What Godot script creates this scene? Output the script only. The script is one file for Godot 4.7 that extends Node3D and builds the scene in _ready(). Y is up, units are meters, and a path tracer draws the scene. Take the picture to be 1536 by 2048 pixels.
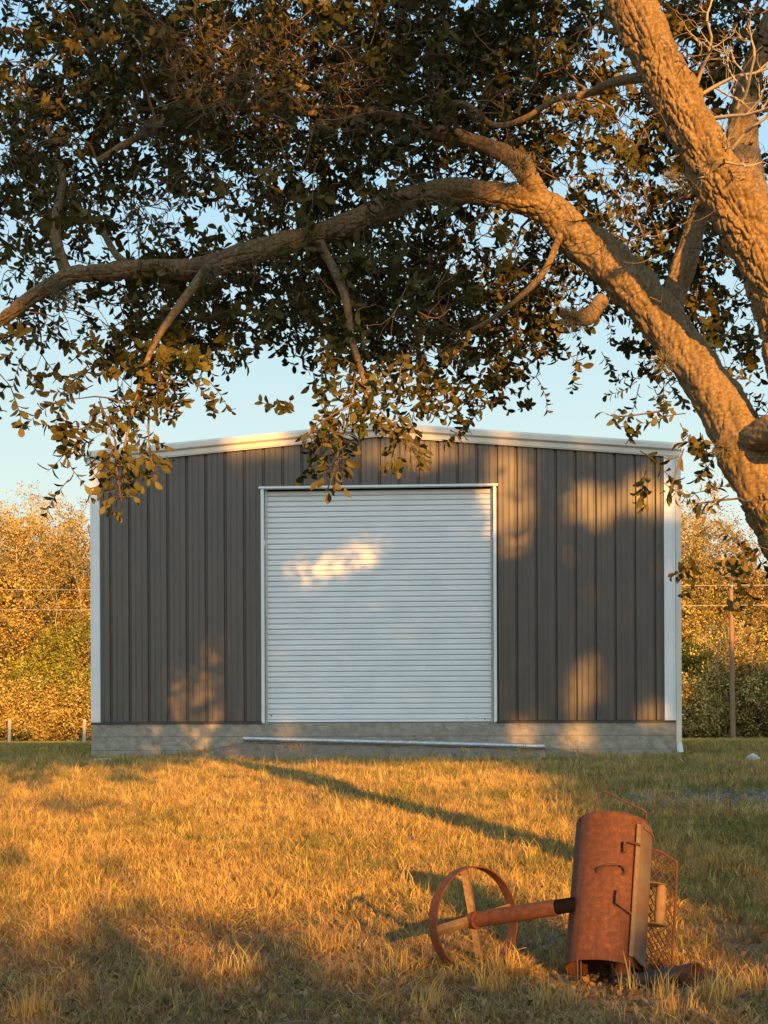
extends Node3D
# A steel shed on a dry lawn under a live oak, low evening sun from behind and to the right.

const F := 2840.0          # focal length in pixels of the 1536 x 2048 photograph
const CX := 768.0
const HY := 1420.0         # horizon row
const EYE := 1.2
const SUN_AZ := 16.0       # degrees to the right of straight behind the camera
const SUN_EL := 11.0

var rng := RandomNumberGenerator.new()
var names := {}
var M := {}
var lump := FastNoiseLite.new()
var patch := FastNoiseLite.new()
var cells := FastNoiseLite.new()
var plate := FastNoiseLite.new()
var sunward := Vector3.ZERO
var shed_xf := Transform3D()

# ---------------------------------------------------------------- helpers
func at(px: float, py: float, d: float) -> Vector3:
	return Vector3((px - CX) / F * d, EYE + (HY - py) / F * d, -d)

func rf(a: float, b: float) -> float:
	return rng.randf_range(a, b)

func sst(a: float, b: float, x: float) -> float:
	return smoothstep(a, b, x)

func numbered(called: String) -> String:
	var n: int = names.get(called, 0)
	names[called] = n + 1
	return called if n == 0 else "%s_%03d" % [called, n]

func tag(o: Node3D, label: String, category := "", group := "", kind := "") -> Node3D:
	if label != "": o.set_meta("label", label)
	if category != "": o.set_meta("category", category)
	if group != "": o.set_meta("group", group)
	if kind != "": o.set_meta("kind", kind)
	return o

func thing(called: String, label: String, category: String, where: Vector3, group := "") -> Node3D:
	var o := Node3D.new()
	o.name = numbered(called)
	add_child(o, true)
	o.position = where
	tag(o, label, category, group)
	return o

func put(called: String, mesh: Mesh, material: Material, parent: Node = self) -> MeshInstance3D:
	var o := MeshInstance3D.new()
	o.name = numbered(called) if parent == self else called
	o.mesh = mesh
	o.material_override = material
	parent.add_child(o, true)
	return o

func new_st() -> SurfaceTool:
	var st := SurfaceTool.new()
	st.begin(Mesh.PRIMITIVE_TRIANGLES)
	st.set_color(Color.WHITE)
	return st

func done(st: SurfaceTool) -> ArrayMesh:
	st.generate_normals()
	return st.commit()

func many(called: String, mesh: Mesh, material: Material, xfs: Array, cols: Array, parent: Node = self) -> MultiMeshInstance3D:
	var mm := MultiMesh.new()
	mm.transform_format = MultiMesh.TRANSFORM_3D
	mm.use_colors = cols.size() > 0
	mm.mesh = mesh
	mm.instance_count = xfs.size()
	for i in xfs.size():
		mm.set_instance_transform(i, xfs[i])
		if cols.size() > 0: mm.set_instance_color(i, cols[i])
	var o := MultiMeshInstance3D.new()
	o.name = numbered(called) if parent == self else called
	o.multimesh = mm
	o.material_override = material
	parent.add_child(o, true)
	o.set_meta("kind", "stuff")
	return o

func quad(st: SurfaceTool, a: Vector3, b: Vector3, c: Vector3, d: Vector3) -> void:
	st.add_vertex(a); st.add_vertex(b); st.add_vertex(c)
	st.add_vertex(a); st.add_vertex(c); st.add_vertex(d)

func tri(st: SurfaceTool, a: Vector3, b: Vector3, c: Vector3) -> void:
	st.add_vertex(a); st.add_vertex(b); st.add_vertex(c)

# a closed outline (x, y) swept along z of a transform
func extrude(st: SurfaceTool, poly: Array, xf: Transform3D, length: float, smooth := -1) -> void:
	st.set_smooth_group(smooth)
	var n := poly.size()
	for i in n:
		var p: Vector2 = poly[i]
		var q: Vector2 = poly[(i + 1) % n]
		quad(st, xf * Vector3(p.x, p.y, 0), xf * Vector3(q.x, q.y, 0), xf * Vector3(q.x, q.y, length), xf * Vector3(p.x, p.y, length))
	var tris := Geometry2D.triangulate_polygon(PackedVector2Array(poly))
	st.set_smooth_group(-1)
	for k in range(0, tris.size(), 3):
		var a: Vector2 = poly[tris[k]]
		var b: Vector2 = poly[tris[k + 1]]
		var c: Vector2 = poly[tris[k + 2]]
		tri(st, xf * Vector3(a.x, a.y, 0), xf * Vector3(c.x, c.y, 0), xf * Vector3(b.x, b.y, 0))
		tri(st, xf * Vector3(a.x, a.y, length), xf * Vector3(b.x, b.y, length), xf * Vector3(c.x, c.y, length))

# a box with chamfered long edges; size along x, y, z of the transform, centred
func cbox(st: SurfaceTool, c: Vector3, s: Vector3, b := Basis.IDENTITY, ch := 0.004) -> void:
	var h := s * 0.5
	var e: float = minf(ch, minf(h.x, minf(h.y, h.z)) * 0.6)
	var bb := b
	var hx := h.x
	var hy := h.y
	var hz := h.z
	if h.x >= h.y and h.x >= h.z:
		bb = Basis(b.y, b.z, b.x); hx = h.y; hy = h.z; hz = h.x
	elif h.y >= h.x and h.y >= h.z:
		bb = Basis(b.z, b.x, b.y); hx = h.z; hy = h.x; hz = h.y
	var poly := [Vector2(-hx + e, -hy), Vector2(hx - e, -hy), Vector2(hx, -hy + e), Vector2(hx, hy - e), Vector2(hx - e, hy), Vector2(-hx + e, hy), Vector2(-hx, hy - e), Vector2(-hx, -hy + e)]
	extrude(st, poly, Transform3D(bb, c - bb.z * hz), hz * 2)

func frame_of(dir: Vector3) -> Basis:
	var z := dir.normalized()
	var up := Vector3.UP if absf(z.y) < 0.95 else Vector3.RIGHT
	var x := up.cross(z).normalized()
	return Basis(x, z.cross(x), z)

# round bar through points
func tube(st: SurfaceTool, pts: Array, rad: Array, seg := 8, caps := true) -> void:
	st.set_smooth_group(1)
	var rings := []
	var x := frame_of(pts[1] - pts[0]).x
	for i in pts.size():
		var t: Vector3 = (pts[mini(i + 1, pts.size() - 1)] - pts[maxi(i - 1, 0)]).normalized()
		x = (x - t * x.dot(t)).normalized()
		var y := t.cross(x)
		var r: float = rad[i] if rad.size() > 1 else rad[0]
		var ring := []
		for k in seg:
			var a := TAU * k / seg
			ring.append(pts[i] + (x * cos(a) + y * sin(a)) * r)
		rings.append(ring)
	for i in pts.size() - 1:
		for k in seg:
			var k2 := (k + 1) % seg
			quad(st, rings[i][k], rings[i + 1][k], rings[i + 1][k2], rings[i][k2])
	if caps:
		st.set_smooth_group(-1)
		for e in [0, pts.size() - 1]:
			for k in range(1, seg - 1):
				if e == 0: tri(st, rings[e][0], rings[e][k], rings[e][k + 1])
				else: tri(st, rings[e][0], rings[e][k + 1], rings[e][k])

# Catmull-Rom through points and radii
func spline(pts: Array, rad: Array, step: float) -> Array:
	var out := []
	var rr := []
	for i in pts.size() - 1:
		var p0: Vector3 = pts[maxi(i - 1, 0)]
		var p1: Vector3 = pts[i]
		var p2: Vector3 = pts[i + 1]
		var p3: Vector3 = pts[mini(i + 2, pts.size() - 1)]
		var n := maxi(1, int(p1.distance_to(p2) / step))
		for k in n:
			var t := float(k) / n
			out.append(p1.cubic_interpolate(p2, p0, p3, t))
			rr.append(lerpf(rad[i], rad[i + 1], t))
	out.append(pts[-1]); rr.append(rad[-1])
	return [out, rr]

# a limb whose bark is broken into plates by real cracks
func bark_limb(pts: Array, rad: Array, step: float, seg: int, amp: float, origin: Vector3) -> ArrayMesh:
	var sp := spline(pts, rad, step)
	var P: Array = sp[0]
	var R: Array = sp[1]
	var st := new_st()
	st.set_smooth_group(1)
	var n := P.size()
	var x := frame_of(P[1] - P[0]).x
	var s := 0.0
	for i in n:
		if i > 0: s += P[i].distance_to(P[i - 1])
		var t: Vector3 = (P[mini(i + 1, n - 1)] - P[maxi(i - 1, 0)]).normalized()
		x = (x - t * x.dot(t)).normalized()
		var y := t.cross(x)
		for k in seg:
			var a := TAU * k / seg
			var dir := x * cos(a) + y * sin(a)
			var r: float = R[i]
			var q := Vector3(cos(a) * r, sin(a) * r, s * 0.4 + 0.012 * lump.get_noise_3d(cos(a) * r * 20, sin(a) * r * 20, s * 20))
			var w := clampf((cells.get_noise_3dv(q * 1000.0) + 1.0) / 0.22, 0.0, 1.0)
			var big := lump.get_noise_3d(cos(a) * r * 9 + 40, sin(a) * r * 9, s * 6)
			r += amp * (pow(w, 0.45) - 0.92) + R[i] * 0.16 * big + amp * 0.35 * lump.get_noise_3d(q.x * 120, q.y * 120, q.z * 120)
			var tone := 1.0 + .32 * plate.get_noise_3dv(q * 1000.0) * w
			st.set_color(Color(tone, tone, tone * .97))
			st.add_vertex(P[i] + dir * r - origin)
	for i in n - 1:
		for k in seg:
			var k2 := (k + 1) % seg
			var a0 := i * seg + k
			var a1 := i * seg + k2
			var b0 := a0 + seg
			var b1 := a1 + seg
			st.add_index(a0); st.add_index(b0); st.add_index(b1)
			st.add_index(a0); st.add_index(b1); st.add_index(a1)
	st.generate_normals()
	return st.commit()

func lin(r: float, g: float, b: float) -> Color:
	return Color(r, g, b).linear_to_srgb()

func plain(c: Color, rough: float, metal := 0.0) -> StandardMaterial3D:
	var m := StandardMaterial3D.new()
	m.albedo_color = c
	m.roughness = rough
	m.metallic = metal
	m.cull_mode = BaseMaterial3D.CULL_DISABLED
	return m

func tinted(rough: float, back := Color.BLACK) -> StandardMaterial3D:
	var m := plain(Color.WHITE, rough)
	m.vertex_color_use_as_albedo = true
	if back != Color.BLACK:
		m.backlight_enabled = true
		m.backlight = back
	return m

# a seamless colour texture: noise through a ramp of linear colours
func noise_image(seed_: int, freq: float, octaves: int, size: int, ramp: Array, stretch := 1) -> ImageTexture:
	var n := FastNoiseLite.new()
	n.seed = seed_
	n.noise_type = FastNoiseLite.TYPE_SIMPLEX_SMOOTH
	n.frequency = freq
	n.fractal_octaves = octaves
	n.fractal_gain = 0.6
	var g := n.get_seamless_image(size, size * stretch, false, false, 0.15, true)
	if stretch > 1: g.resize(size, size)
	g.convert(Image.FORMAT_L8)
	var table := []
	for i in 256:
		var t := i / 255.0 * (ramp.size() - 1)
		var k := mini(int(t), ramp.size() - 2)
		var c: Color = ramp[k].lerp(ramp[k + 1], t - k)
		c = c.linear_to_srgb()
		table.append([int(c.r * 255), int(c.g * 255), int(c.b * 255)])
	var data := g.get_data()
	var out := PackedByteArray()
	out.resize(size * size * 3)
	for i in size * size:
		var c: Array = table[data[i]]
		out[i * 3] = c[0]; out[i * 3 + 1] = c[1]; out[i * 3 + 2] = c[2]
	var im := Image.create_from_data(size, size, false, Image.FORMAT_RGB8, out)
	im.generate_mipmaps()
	return ImageTexture.create_from_image(im)

func bump_image(seed_: int, freq: float, octaves: int, size: int) -> ImageTexture:
	var n := FastNoiseLite.new()
	n.seed = seed_
	n.frequency = freq
	n.fractal_octaves = octaves
	n.fractal_gain = 0.6
	var g := n.get_seamless_image(size, size, false, false, 0.15, true)
	g.bump_map_to_normal_map(4.0)
	return ImageTexture.create_from_image(g)

func textured(tex: Texture2D, scale_: Vector3, rough: float, metal := 0.0, world := true) -> StandardMaterial3D:
	var m := plain(Color.WHITE, rough, metal)
	m.albedo_texture = tex
	m.uv1_triplanar = true
	m.uv1_world_triplanar = world
	m.uv1_scale = scale_
	return m

func bumped(m: StandardMaterial3D, tex: Texture2D, k: float) -> StandardMaterial3D:
	m.normal_enabled = true
	m.normal_texture = tex
	m.normal_scale = k
	return m

# height of the lawn; d is metres in front of the camera
func ground_y(x: float, z: float) -> float:
	var d := -z
	var h := 0.45 * sst(5.5, 20.0, d) * (1.0 - sst(27.0, 54.0, d))
	h += 0.03 * patch.get_noise_2d(x * 14, z * 14) + 0.012 * patch.get_noise_2d(x * 60, z * 60)
	var l := shed_xf.affine_inverse() * Vector3(x, 0, z)   # soil banked against the slab
	if l.z > -0.3 and l.z < 2.0:
		var along := sst(-3.6, -2.0, l.x) * (1.0 - sst(2.4, 4.0, l.x))
		h += (lerpf(.24, .12, clampf((l.x + 2.2) / 4.7, 0.0, 1.0)) + 0.03 * patch.get_noise_2d(x * 40, 7)) * along * (1.0 - sst(0.1, 1.5, l.z))
	return h

# ---------------------------------------------------------------- build
func _ready() -> void:
	rng.seed = 20241
	lump.seed = 5; lump.frequency = 1.0; lump.fractal_octaves = 2
	patch.seed = 11; patch.frequency = 0.02; patch.fractal_octaves = 3
	cells.seed = 3
	cells.noise_type = FastNoiseLite.TYPE_CELLULAR
	cells.cellular_return_type = FastNoiseLite.RETURN_DISTANCE2_SUB
	cells.fractal_type = FastNoiseLite.FRACTAL_NONE
	cells.frequency = 1.0 / 42.0
	plate.seed = 3
	plate.noise_type = FastNoiseLite.TYPE_CELLULAR
	plate.cellular_return_type = FastNoiseLite.RETURN_CELL_VALUE
	plate.fractal_type = FastNoiseLite.FRACTAL_NONE
	plate.frequency = 1.0 / 42.0
	var az := deg_to_rad(SUN_AZ)
	var el := deg_to_rad(SUN_EL)
	sunward = Vector3(sin(az) * cos(el), sin(el), cos(az) * cos(el))
	shed_xf = Transform3D(Basis(Vector3.UP, deg_to_rad(-3.2)), Vector3(-0.06, 0.38, -22.24))

	var cam := Camera3D.new()
	cam.projection = Camera3D.PROJECTION_FRUSTUM
	cam.near = 0.1
	cam.far = 900.0
	cam.size = 0.1 * 2048.0 / F
	cam.frustum_offset = Vector2(0, 0.1 * (HY - 1024.0) / F)
	cam.position = Vector3(0, EYE, 0)
	cam.rotation.z = deg_to_rad(-0.25)
	add_child(cam)
	cam.current = true

	var sun := DirectionalLight3D.new()
	sun.light_color = Color(1.0, 0.71, 0.33)
	sun.light_energy = 1.6
	sun.light_angular_distance = 0.5
	sun.shadow_enabled = true
	sun.directional_shadow_max_distance = 120.0
	add_child(sun)
	sun.look_at_from_position(sunward * 50.0, Vector3.ZERO)

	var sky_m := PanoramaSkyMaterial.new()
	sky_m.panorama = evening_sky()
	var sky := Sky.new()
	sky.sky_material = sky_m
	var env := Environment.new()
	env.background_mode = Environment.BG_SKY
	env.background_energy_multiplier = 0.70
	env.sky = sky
	env.tonemap_mode = Environment.TONE_MAPPER_LINEAR
	env.tonemap_exposure = 2.15
	env.sdfgi_enabled = true
	env.ssao_enabled = true
	env.ssil_enabled = true
	var we := WorldEnvironment.new()
	we.environment = env
	add_child(we)

	make_materials()
	make_ground()
	make_shed()
	make_oak()
	make_background()
	make_shade_trees()
	make_smoker()
	make_small_things()
	make_grass()

# clear evening air: pale at the horizon, bluer overhead, with an unseen wide aureole round the low sun, sized to fill the shaded wall
func evening_sky() -> ImageTexture:
	var w := 512
	var h := 256
	var im := Image.create(w, h, false, Image.FORMAT_RGBF)
	var top := Color(.215, .44, .66)
	var hor := Color(.70, .73, .52)
	for j in h:
		var up := (0.5 - (j + .5) / h) * PI
		var y := sin(up)
		for i in w:
			var a := (i + .5) / w * TAU
			var dir := Vector3(sin(a) * cos(up), y, -cos(a) * cos(up))
			var c := top.lerp(hor, pow(1.0 - y, 3.3)) if y >= 0.0 else Color(.16, .13, .085)
			if y >= 0.0:
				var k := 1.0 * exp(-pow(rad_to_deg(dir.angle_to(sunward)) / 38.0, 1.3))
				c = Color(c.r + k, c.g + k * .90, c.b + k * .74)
			im.set_pixel(i, j, c)
	return ImageTexture.create_from_image(im)

func make_materials() -> void:
	var fine := bump_image(21, 0.05, 4, 256)
	M.bark = bumped(textured(noise_image(31, 0.02, 4, 256, [Color(.09, .060, .033), Color(.19, .13, .074), Color(.29, .205, .118), Color(.44, .34, .21)]), Vector3(9, 9, 9), 0.95, 0.0, false), fine, 0.6)
	M.bark.vertex_color_use_as_albedo = true
	M.twig = plain(lin(.20, .14, .09), 0.9)
	M.dead = plain(lin(.42, .36, .29), 0.9)
	M.stick = plain(lin(.26, .19, .12), 0.9)
	M.moss = plain(lin(.20, .17, .10), 0.95)
	M.leaf = tinted(0.7, Color(.18, .18, .18))
	M.leaf.metallic_specular = 0.16
	M.slate = textured(noise_image(41, 0.01, 4, 256, [Color(.084, .068, .055), Color(.099, .081, .066), Color(.113, .093, .076)]), Vector3(.8, .16, .8), 0.42)
	M.slate = bumped(M.slate, bump_image(61, .012, 3, 256), .10)
	M.white = textured(noise_image(42, 0.008, 4, 256, [Color(.68, .69, .69), Color(.75, .76, .76), Color(.78, .79, .79)]), Vector3(.6, .3, .6), 0.45)
	M.ivory = textured(noise_image(43, 0.008, 4, 256, [Color(.56, .53, .46), Color(.64, .61, .54), Color(.68, .65, .58)]), Vector3(.5, .5, .5), 0.5)
	M.door = textured(noise_image(44, 0.012, 4, 256, [Color(.70, .72, .73), Color(.76, .78, .79), Color(.80, .82, .83)]), Vector3(.4, 1.2, .4), 0.4)
	M.dark_trim = plain(lin(.05, .045, .045), 0.5)
	M.rubber = plain(lin(.006, .006, .0065), 0.9)
	M.rubber.metallic_specular = 0.1
	M.galv = textured(noise_image(45, 0.03, 3, 128, [Color(.28, .29, .30), Color(.45, .46, .47), Color(.60, .61, .62)]), Vector3(4, 4, 4), 0.38, 0.75)
	M.concrete = bumped(textured(noise_image(46, 0.02, 5, 512, [Color(.16, .14, .11), Color(.27, .24, .19), Color(.34, .30, .24), Color(.40, .36, .29)]), Vector3(.5, .5, .5), 0.9), fine, 0.5)
	M.rust = bumped(textured(noise_image(47, 0.02, 5, 512, [Color(.035, .014, .009), Color(.08, .025, .012), Color(.115, .038, .015), Color(.25, .09, .03)]), Vector3(3, 3, 3), 0.85, 0.0, false), fine, 0.5)
	M.rust_dark = bumped(textured(noise_image(48, 0.03, 4, 256, [Color(.03, .02, .018), Color(.08, .035, .022), Color(.15, .06, .03)]), Vector3(4, 4, 4), 0.8, 0.0, false), fine, 0.4)
	M.lid = bumped(textured(noise_image(49, 0.008, 5, 512, [Color(.07, .028, .017), Color(.11, .045, .024), Color(.105, .068, .04), Color(.125, .095, .06), Color(.09, .08, .065)]), Vector3(1.6, 1.2, 1.6), 0.75, 0.0, false), fine, 0.4)
	M.flange = textured(noise_image(50, 0.03, 4, 256, [Color(.09, .04, .02), Color(.16, .10, .05), Color(.22, .165, .095)]), Vector3(4, 4, 4), 0.7, 0.0, false)
	M.blue_steel = plain(lin(.03, .024, .02), 0.55, 0.2)
	M.grip = textured(noise_image(51, 0.03, 4, 128, [Color(.16, .08, .035), Color(.28, .17, .085)]), Vector3(6, 6, 6), 0.8, 0.0, false)
	M.stone = bumped(textured(noise_image(52, 0.03, 4, 128, [Color(.38, .35, .31), Color(.58, .55, .50)]), Vector3(3, 3, 3), 0.9), fine, 0.6)
	M.gravel = tinted(0.95)
	M.pole = textured(noise_image(53, 0.03, 4, 128, [Color(.18, .10, .055), Color(.30, .18, .10)]), Vector3(3, .4, 3), 0.9)
	M.post = textured(noise_image(54, 0.03, 4, 128, [Color(.34, .28, .2), Color(.5, .44, .34)]), Vector3(3, .6, 3), 0.9)
	M.wire = plain(lin(.45, .42, .38), 0.5, 0.5)
	M.label = plain(lin(.75, .75, .72), 0.6)
	M.print = plain(lin(.22, .23, .24), 0.6)
	M.grass = tinted(0.85, Color(.3, .3, .3))
	M.grass.metallic_specular = 0.2
	M.bark.metallic_specular = 0.2
	M.twig.metallic_specular = 0.2
	M.foliage = tinted(0.8, Color(.4, .4, .4))
	M.foliage.metallic_specular = 0.2
	M.soil = bumped(textured(noise_image(55, 0.015, 5, 512, [Color(.40, .40, .40), Color(.75, .75, .75), Color(1, 1, 1)]), Vector3(.9, .9, .9), 1.0), fine, 0.8)
	M.soil.vertex_color_use_as_albedo = true

func make_ground() -> void:
	var xs := []
	var zs := []
	var v := -400.0
	while v <= 400.0:
		xs.append(v)
		var a := absf(v)
		v += 0.16 if a < 6.0 else (0.6 if a < 16.0 else (3.0 if a < 50.0 else 35.0))
	v = 120.0
	while v >= -500.0:
		zs.append(v)
		v -= 10.0 if v > 4.0 else (0.16 if v > -24.0 else (1.0 if v > -60.0 else 30.0))
	var st := new_st()
	st.set_smooth_group(1)
	for z in zs:
		for x in xs:
			var l := shed_xf.affine_inverse() * Vector3(x, 0, z)
			var thatch := Color(.17, .12, .065)
			var soil := Color(.30, .21, .15)
			var k := 0.0
			if l.z > -1.0 and absf(l.x) < 5.5:
				k = (1.0 - sst(1.0, 1.9, l.z)) * sst(-3.8, -2.4, l.x) * (1.0 - sst(3.2, 4.6, l.x))
			k = maxf(k, 0.8 * sst(0.1, 0.5, patch.get_noise_2d(x * 25 + 300, z * 25)) * sst(-9.0, -7.0, z))
			var c := thatch.lerp(soil, clampf(k, 0, 1))
			c = c.lerp(Color(.21, .175, .14), gravel_at(x, z) * 0.8)
			st.set_color(c)
			st.add_vertex(Vector3(x, ground_y(x, z), z))
	var w := xs.size()
	for j in zs.size() - 1:
		for i in w - 1:
			var a := j * w + i
			st.add_index(a); st.add_index(a + w); st.add_index(a + w + 1)
			st.add_index(a); st.add_index(a + w + 1); st.add_index(a + 1)
	st.generate_normals()
	tag(put("ground", st.commit(), M.soil), "dry lawn soil with thatch and bare brown earth", "ground", "", "structure")

func gravel_at(x: float, z: float) -> float:
	var q := Vector2((x - 3.7) / 1.5, (-z - 14.2) / 1.1).length() + 0.35 * patch.get_noise_2d(x * 50, z * 50)
	return 1.0 - sst(0.75, 1.1, q)

# ---------------------------------------------------------------- shed
const HALF := 4.565
const DOOR_L := -1.85
const DOOR_R := 1.81
const SILL := 0.62          # top of the slab above the shed's origin
const DOOR_TOP := 4.30
const EAVE := 4.75
const PITCH := 0.0833
func roof_y(x: float) -> float:
	return EAVE + (HALF - absf(x)) * PITCH

func rib(x: float) -> Array:
	return []

# corrugated sheet between two x, from y0 up to y1 or the roof line
func wall_sheet(x0: float, x1: float, y0: float, y1: float) -> ArrayMesh:
	var p := 0.3048
	var xs := [x0]
	var prof := [[-.026, 0.0], [-.020, -.004], [-.013, -.040], [.011, -.040], [.027, -.004], [.033, 0.0], [.085, 0.0], [.090, -.0045], [.096, -.0045], [.104, .0], [.106, .003], [.112, .0], [.180, 0.0], [.185, -.0045], [.191, -.0045], [.199, 0.0], [.201, .003], [.207, .0]]
	var all := []
	for k in range(-17, 18):
		for q in prof:
			all.append([k * p + q[0], q[1]])
	var line := []
	var prev: Array = all[0]
	for q in all:
		if prev[0] < x0 and q[0] > x0: line.append([x0, lerpf(prev[1], q[1], (x0 - prev[0]) / (q[0] - prev[0]))])
		if q[0] >= x0 and q[0] <= x1: line.append(q)
		if prev[0] < x1 and q[0] > x1: line.append([x1, lerpf(prev[1], q[1], (x1 - prev[0]) / (q[0] - prev[0]))])
		prev = q
	var st := new_st()
	st.set_smooth_group(-1)
	for i in line.size() - 1:
		var a: Array = line[i]
		var b: Array = line[i + 1]
		var ta := minf(y1, roof_y(a[0]))
		var tb := minf(y1, roof_y(b[0]))
		quad(st, Vector3(a[0], y0, a[1]), Vector3(a[0], ta, a[1]), Vector3(b[0], tb, b[1]), Vector3(b[0], y0, b[1]))
		quad(st, Vector3(b[0], y0, b[1] - .003), Vector3(b[0], tb, b[1] - .003), Vector3(a[0], ta, a[1] - .003), Vector3(a[0], y0, a[1] - .003))
	return done(st)

func make_shed() -> void:
	var shed := thing("metal_shed", "dark brown metal shed with white trim and a white roll-up door", "shed", shed_xf.origin)
	shed.basis = shed_xf.basis
	var depth := 12.2
	# slab: cast in courses, with recessed board joints
	var st := new_st()
	var h := HALF + 0.012
	var prof := [Vector2(0.02, -0.5), Vector2(0.02, .185), Vector2(.008, .190), Vector2(.008, .198), Vector2(.016, .203), Vector2(.014, .40), Vector2(.004, .404), Vector2(.004, .410), Vector2(.012, .415), Vector2(.012, SILL - .008), Vector2(.004, SILL), Vector2(-depth, SILL), Vector2(-depth, -0.5)]
	extrude(st, prof, Transform3D(Basis(Vector3(0, 0, 1), Vector3.UP, Vector3(-1, 0, 0)), Vector3(h, 0, 0.02)), 2 * h)
	put("foundation", done(st), M.concrete, shed)
	# front sheets, three feet each
	var corner := 0.10
	var x := -HALF + corner
	var cuts := [x]
	var k := -4.42
	while k < HALF - corner:
		if k > x + 0.3: cuts.append(k)
		k += 0.9144
	cuts.append(HALF - corner)
	var base_y := SILL + 0.03
	for i in cuts.size() - 1:
		var a: float = cuts[i]
		var b: float = cuts[i + 1]
		if a < DOOR_L:
			put("wall_panel", wall_sheet(a, minf(b, DOOR_L), base_y, 99), M.slate, shed)
		if b > DOOR_R:
			put("wall_panel", wall_sheet(maxf(a, DOOR_R), b, base_y, 99), M.slate, shed)
		if a < DOOR_R and b > DOOR_L:
			put("wall_panel", wall_sheet(maxf(a, DOOR_L), minf(b, DOOR_R), DOOR_TOP + .03, 99), M.slate, shed)
	# screws along the girts
	var sx := []
	for gy in [SILL + .10, 2.1, 3.35, EAVE - 0.12]:
		for j in range(-14, 15):
			var px := j * 0.3048 + 0.068
			if px > -HALF + .15 and px < HALF - .15 and not (px > DOOR_L - .06 and px < DOOR_R + .06 and gy < DOOR_TOP):
				sx.append(Transform3D(Basis.from_scale(Vector3.ONE), Vector3(px, gy, 0.002)))
	st = new_st()
	tube(st, [Vector3(0, 0, 0), Vector3(0, 0, .006)], [.008, .006], 6)
	many("screw", done(st), M.dark_trim, sx, [], shed)
	# liner, side and back walls
	for s in [-1.0, 1.0]:
		st = new_st()
		cbox(st, Vector3(s * (HALF - .03), (SILL + EAVE) * .5, -depth * .5 - .02), Vector3(.04, EAVE - SILL, depth - .06))
		put("side_wall", done(st), M.slate, shed)
	st = new_st()
	var gable := [Vector2(-HALF + .06, SILL), Vector2(HALF - .06, SILL), Vector2(HALF - .06, EAVE), Vector2(0, roof_y(0)), Vector2(-HALF + .06, EAVE)]
	extrude(st, gable, Transform3D(Basis.IDENTITY, Vector3(0, 0, -depth)), .05)
	put("back_wall", done(st), M.slate, shed)
	st = new_st()
	var rim := [Vector2(-HALF + .06, SILL), Vector2(DOOR_L - .02, SILL), Vector2(DOOR_L - .02, DOOR_TOP + .02), Vector2(DOOR_R + .02, DOOR_TOP + .02), Vector2(DOOR_R + .02, SILL), Vector2(HALF - .06, SILL), Vector2(HALF - .06, EAVE), Vector2(0, roof_y(0)), Vector2(-HALF + .06, EAVE)]
	extrude(st, rim, Transform3D(Basis.IDENTITY, Vector3(0, 0, -.13)), .06)
	put("wall_liner", done(st), M.rubber, shed)
	# roof: two slopes of sheets
	for s in [-1.0, 1.0]:
		st = new_st()
		for j in 5:
			var z0 := 0.0 - j * depth / 5.0
			var z1 := z0 - depth / 5.0
			quad(st, Vector3(0, roof_y(0) + .17, z0), Vector3(s * (HALF + .05), EAVE + .165, z0), Vector3(s * (HALF + .05), EAVE + .165, z1), Vector3(0, roof_y(0) + .17, z1))
			quad(st, Vector3(0, roof_y(0) + .14, z0), Vector3(0, roof_y(0) + .14, z1), Vector3(s * (HALF + .05), EAVE + .135, z1), Vector3(s * (HALF + .05), EAVE + .135, z0))
		put("roof_sheet", done(st), M.ivory, shed)
		# rake trim: bull-nosed upper step, set-back lower face, thin lip over the sheets
		st = new_st()
		var q := [Vector2(.006, -.035), Vector2(.040, -.035), Vector2(.042, -.020), Vector2(.050, -.016), Vector2(.052, .052), Vector2(.086, .074), Vector2(.092, .082), Vector2(.092, .150), Vector2(.080, .176), Vector2(.060, .186), Vector2(-.02, .186), Vector2(-.02, -.02), Vector2(.006, -.02)]
		var ex := Vector3(s, -PITCH, 0).normalized()
		extrude(st, q, Transform3D(Basis(Vector3(0, 0, 1), Vector3(0, 1, 0), ex), Vector3(0, roof_y(0), 0)), (HALF + (0.055 if s < 0 else .075)) / ex.x * s)
		put("rake_trim", done(st), M.ivory, shed)
	# corner trim
	for s in [-1.0, 1.0]:
		st = new_st()
		var w := 0.145 if s < 0 else 0.165
		var prof2 := [Vector2(0, 0), Vector2(0, .040), Vector2(.022, .040), Vector2(.030, .030), Vector2(w - .03, .030), Vector2(w - .022, .044), Vector2(w, .044), Vector2(w, -.10), Vector2(w - .006, -.10), Vector2(w - .006, 0)]
		extrude(st, prof2, Transform3D(Basis(Vector3(s, 0, 0), Vector3(0, 0, 1), Vector3.UP), Vector3(s * (HALF + .012 - w), SILL + .012, 0)), EAVE - SILL + .02)
		put("corner_trim", done(st), M.white, shed)
	# base trim in two lengths
	for s in [[-HALF - .012, DOOR_L - .005], [DOOR_R + .005, HALF + .012]]:
		st = new_st()
		cbox(st, Vector3((s[0] + s[1]) * .5, SILL + .009, .012), Vector3(s[1] - s[0], .030, .088))
		put("base_trim", done(st), M.dark_trim, shed)
	# door surround
	for s in [DOOR_L, DOOR_R]:
		st = new_st()
		var inn := 1.0 if s < 0 else -1.0
		cbox(st, Vector3(s + inn * .010, (SILL + DOOR_TOP) * .5, .005), Vector3(.048, DOOR_TOP - SILL - .004, .09))
		put("door_jamb", done(st), M.white, shed)
		st = new_st()
		cbox(st, Vector3(s + inn * .055, (SILL + DOOR_TOP) * .5, -.075), Vector3(.036, DOOR_TOP - SILL - .004, .05))
		put("door_track", done(st), M.galv, shed)
	st = new_st()
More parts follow.
